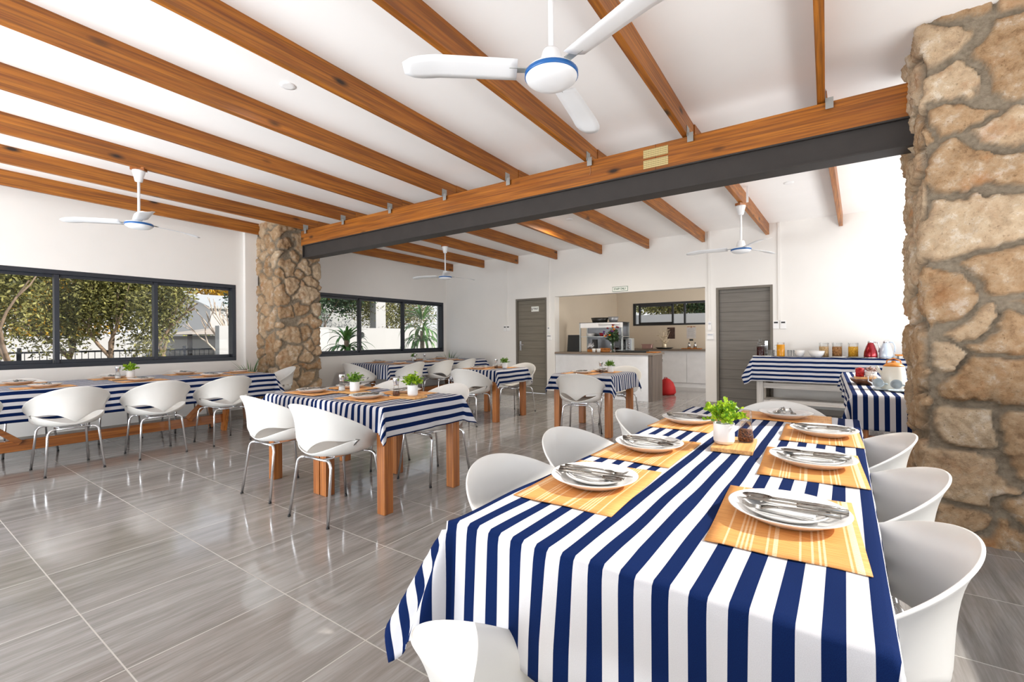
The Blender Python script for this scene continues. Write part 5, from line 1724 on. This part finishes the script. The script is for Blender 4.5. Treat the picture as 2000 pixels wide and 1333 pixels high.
def tree(name, x, y, label, leafmat, n, c, rad, leaf, seed, trunks=((0, 0),), bark='bark', group=None, h0=1.0, r0=.062):
    t = thing(name, label, 'tree', (x, y, -.13), 0, group)
    r = random.Random(seed)
    m_ = MB()
    for tx, ty in trunks:
        branchy(m_, Vector((tx, ty, 0)), Vector((r.uniform(-.25, .25), r.uniform(-.25, .25), 1)).normalized(), h0, r0, 3, r)
    m_.build('trunk', MAT[bark], t)
    if n: tag(canopy_leaves(n, c, rad, leaf, seed).build('foliage', MAT[leafmat], t), kind='stuff')
    return t
go = 'olive trees outside the near window'
tree('olive_tree', -12.2, 1.30, 'leftmost dense olive tree outside the near window', 'olive', 15000, (0, 0, 2.45), (1.25, 1.15, 1.35), .085, 31, ((0, 0), (.3, .5)), group=go)
tree('olive_tree', -12.8, 2.75, 'large middle olive tree outside the near window', 'olive', 24000, (0, 0, 2.75), (1.5, 1.35, 1.75), .085, 32, ((0, 0), (.5, .45)), group=go)
tree('olive_tree', -12.4, 3.75, 'rightmost olive tree outside the near window', 'olive', 17000, (0, -.1, 2.55), (1.3, .85, 1.6), .085, 33, ((0, 0), (-.3, .4)), group=go)
tree('bare_tree', -12.3, 5.35, 'leafless pale branched tree outside, right of the olives', None, 0, None, None, 0, 41, ((0, 0), (.1, .12), (-.1, .1)), 'bark2', h0=.85, r0=.042)
ext('garden_hedge', canopy_leaves(26000, (0, 0, 1.05), (.9, 5.5, 1.25), .13, 51), MAT['hedge'], 'yellow green hedge before the white house', 'hedge').location = (-20.5, 12.0, -.13)
for k_, (yy, hh) in enumerate(((6, 11), (15, 13), (24, 13), (-4, 10))):
    tree('autumn_tree', -42 + k_, yy * 1.25, ('large golden autumn tree behind the gabled house', 'second golden autumn tree, right of the gabled house', 'far right golden autumn tree behind the hedge', 'left golden autumn tree behind the olive trees')[k_], 'autumn', 12000, (0, 0, hh * .5), (4.5, 5.5, hh * .5), .40, 60 + k_, group='golden trees far behind', h0=2)
tree('dark_conifer', -13.0, 7.0, 'dark conifer with hanging foliage outside the far window, left', 'darkfol', 13000, (0, 0, 2.3), (1.2, 1.15, 1.2), .11, 71, group='dark trees outside the far window')
tree('dark_conifer', -12.8, 8.4, 'dark conifer behind the lantern outside the far window', 'darkfol', 13000, (0, 0, 2.9), (1.2, 1.5, 1.0), .11, 72, group='dark trees outside the far window')
tree('leafy_tree', -12.8, 11.0, 'lighter leafy tree outside the far window, right', 'olive', 12000, (0, 0, 2.7), (1.3, 1.8, 1.4), .10, 73)
tree('kitchen_garden_tree', -4.4, 15.6, 'green tree outside the kitchen window, left part', 'olive', 9000, (0, 0, 2.6), (1.6, .8, .9), .11, 74, group='trees outside the kitchen window')
tree('kitchen_garden_tree', -2.6, 15.6, 'dark tree outside the kitchen window, right part', 'darkfol', 9000, (0, 0, 2.6), (1.4, .8, .9), .11, 75, group='trees outside the kitchen window')
def yucca(x, y, zc_, L_, seed, label, tiers):
    t = thing('yucca_plant', label, 'yucca', (x, y, -.13), 0, 'large yuccas outside the far window')
    m_ = MB().tube([(0, 0, 0), (.02, 0, zc_ * .5), (0, 0, zc_ + .5)], [.09, .075, .05], 10)
    m_.build('stem', MAT['bark'], t)
    m_ = MB()
    for k_, (dz, el) in enumerate(tiers):
        q = strap_leaves(26, L_ * (1 - .08 * k_), .032, seed + k_, zc_ + dz, el, .9, .06, 9)
        m_._add(q.v, q.f, True)
    m_.build('leaves', MAT['yucca'], t)
yucca(-9.0, 6.42, 1.0, .82, 81, 'large yucca outside, left in the far window', ((-.15, (-.2, .5)), (.1, (.1, .8)), (.3, (.5, 1.4))))
yucca(-9.0, 8.78, 1.05, .95, 91, 'large yucca outside, right in the far window', ((-.1, (-.2, .5)), (.2, (.1, .8)), (.5, (.2, 1.0)), (.8, (.6, 1.4))))
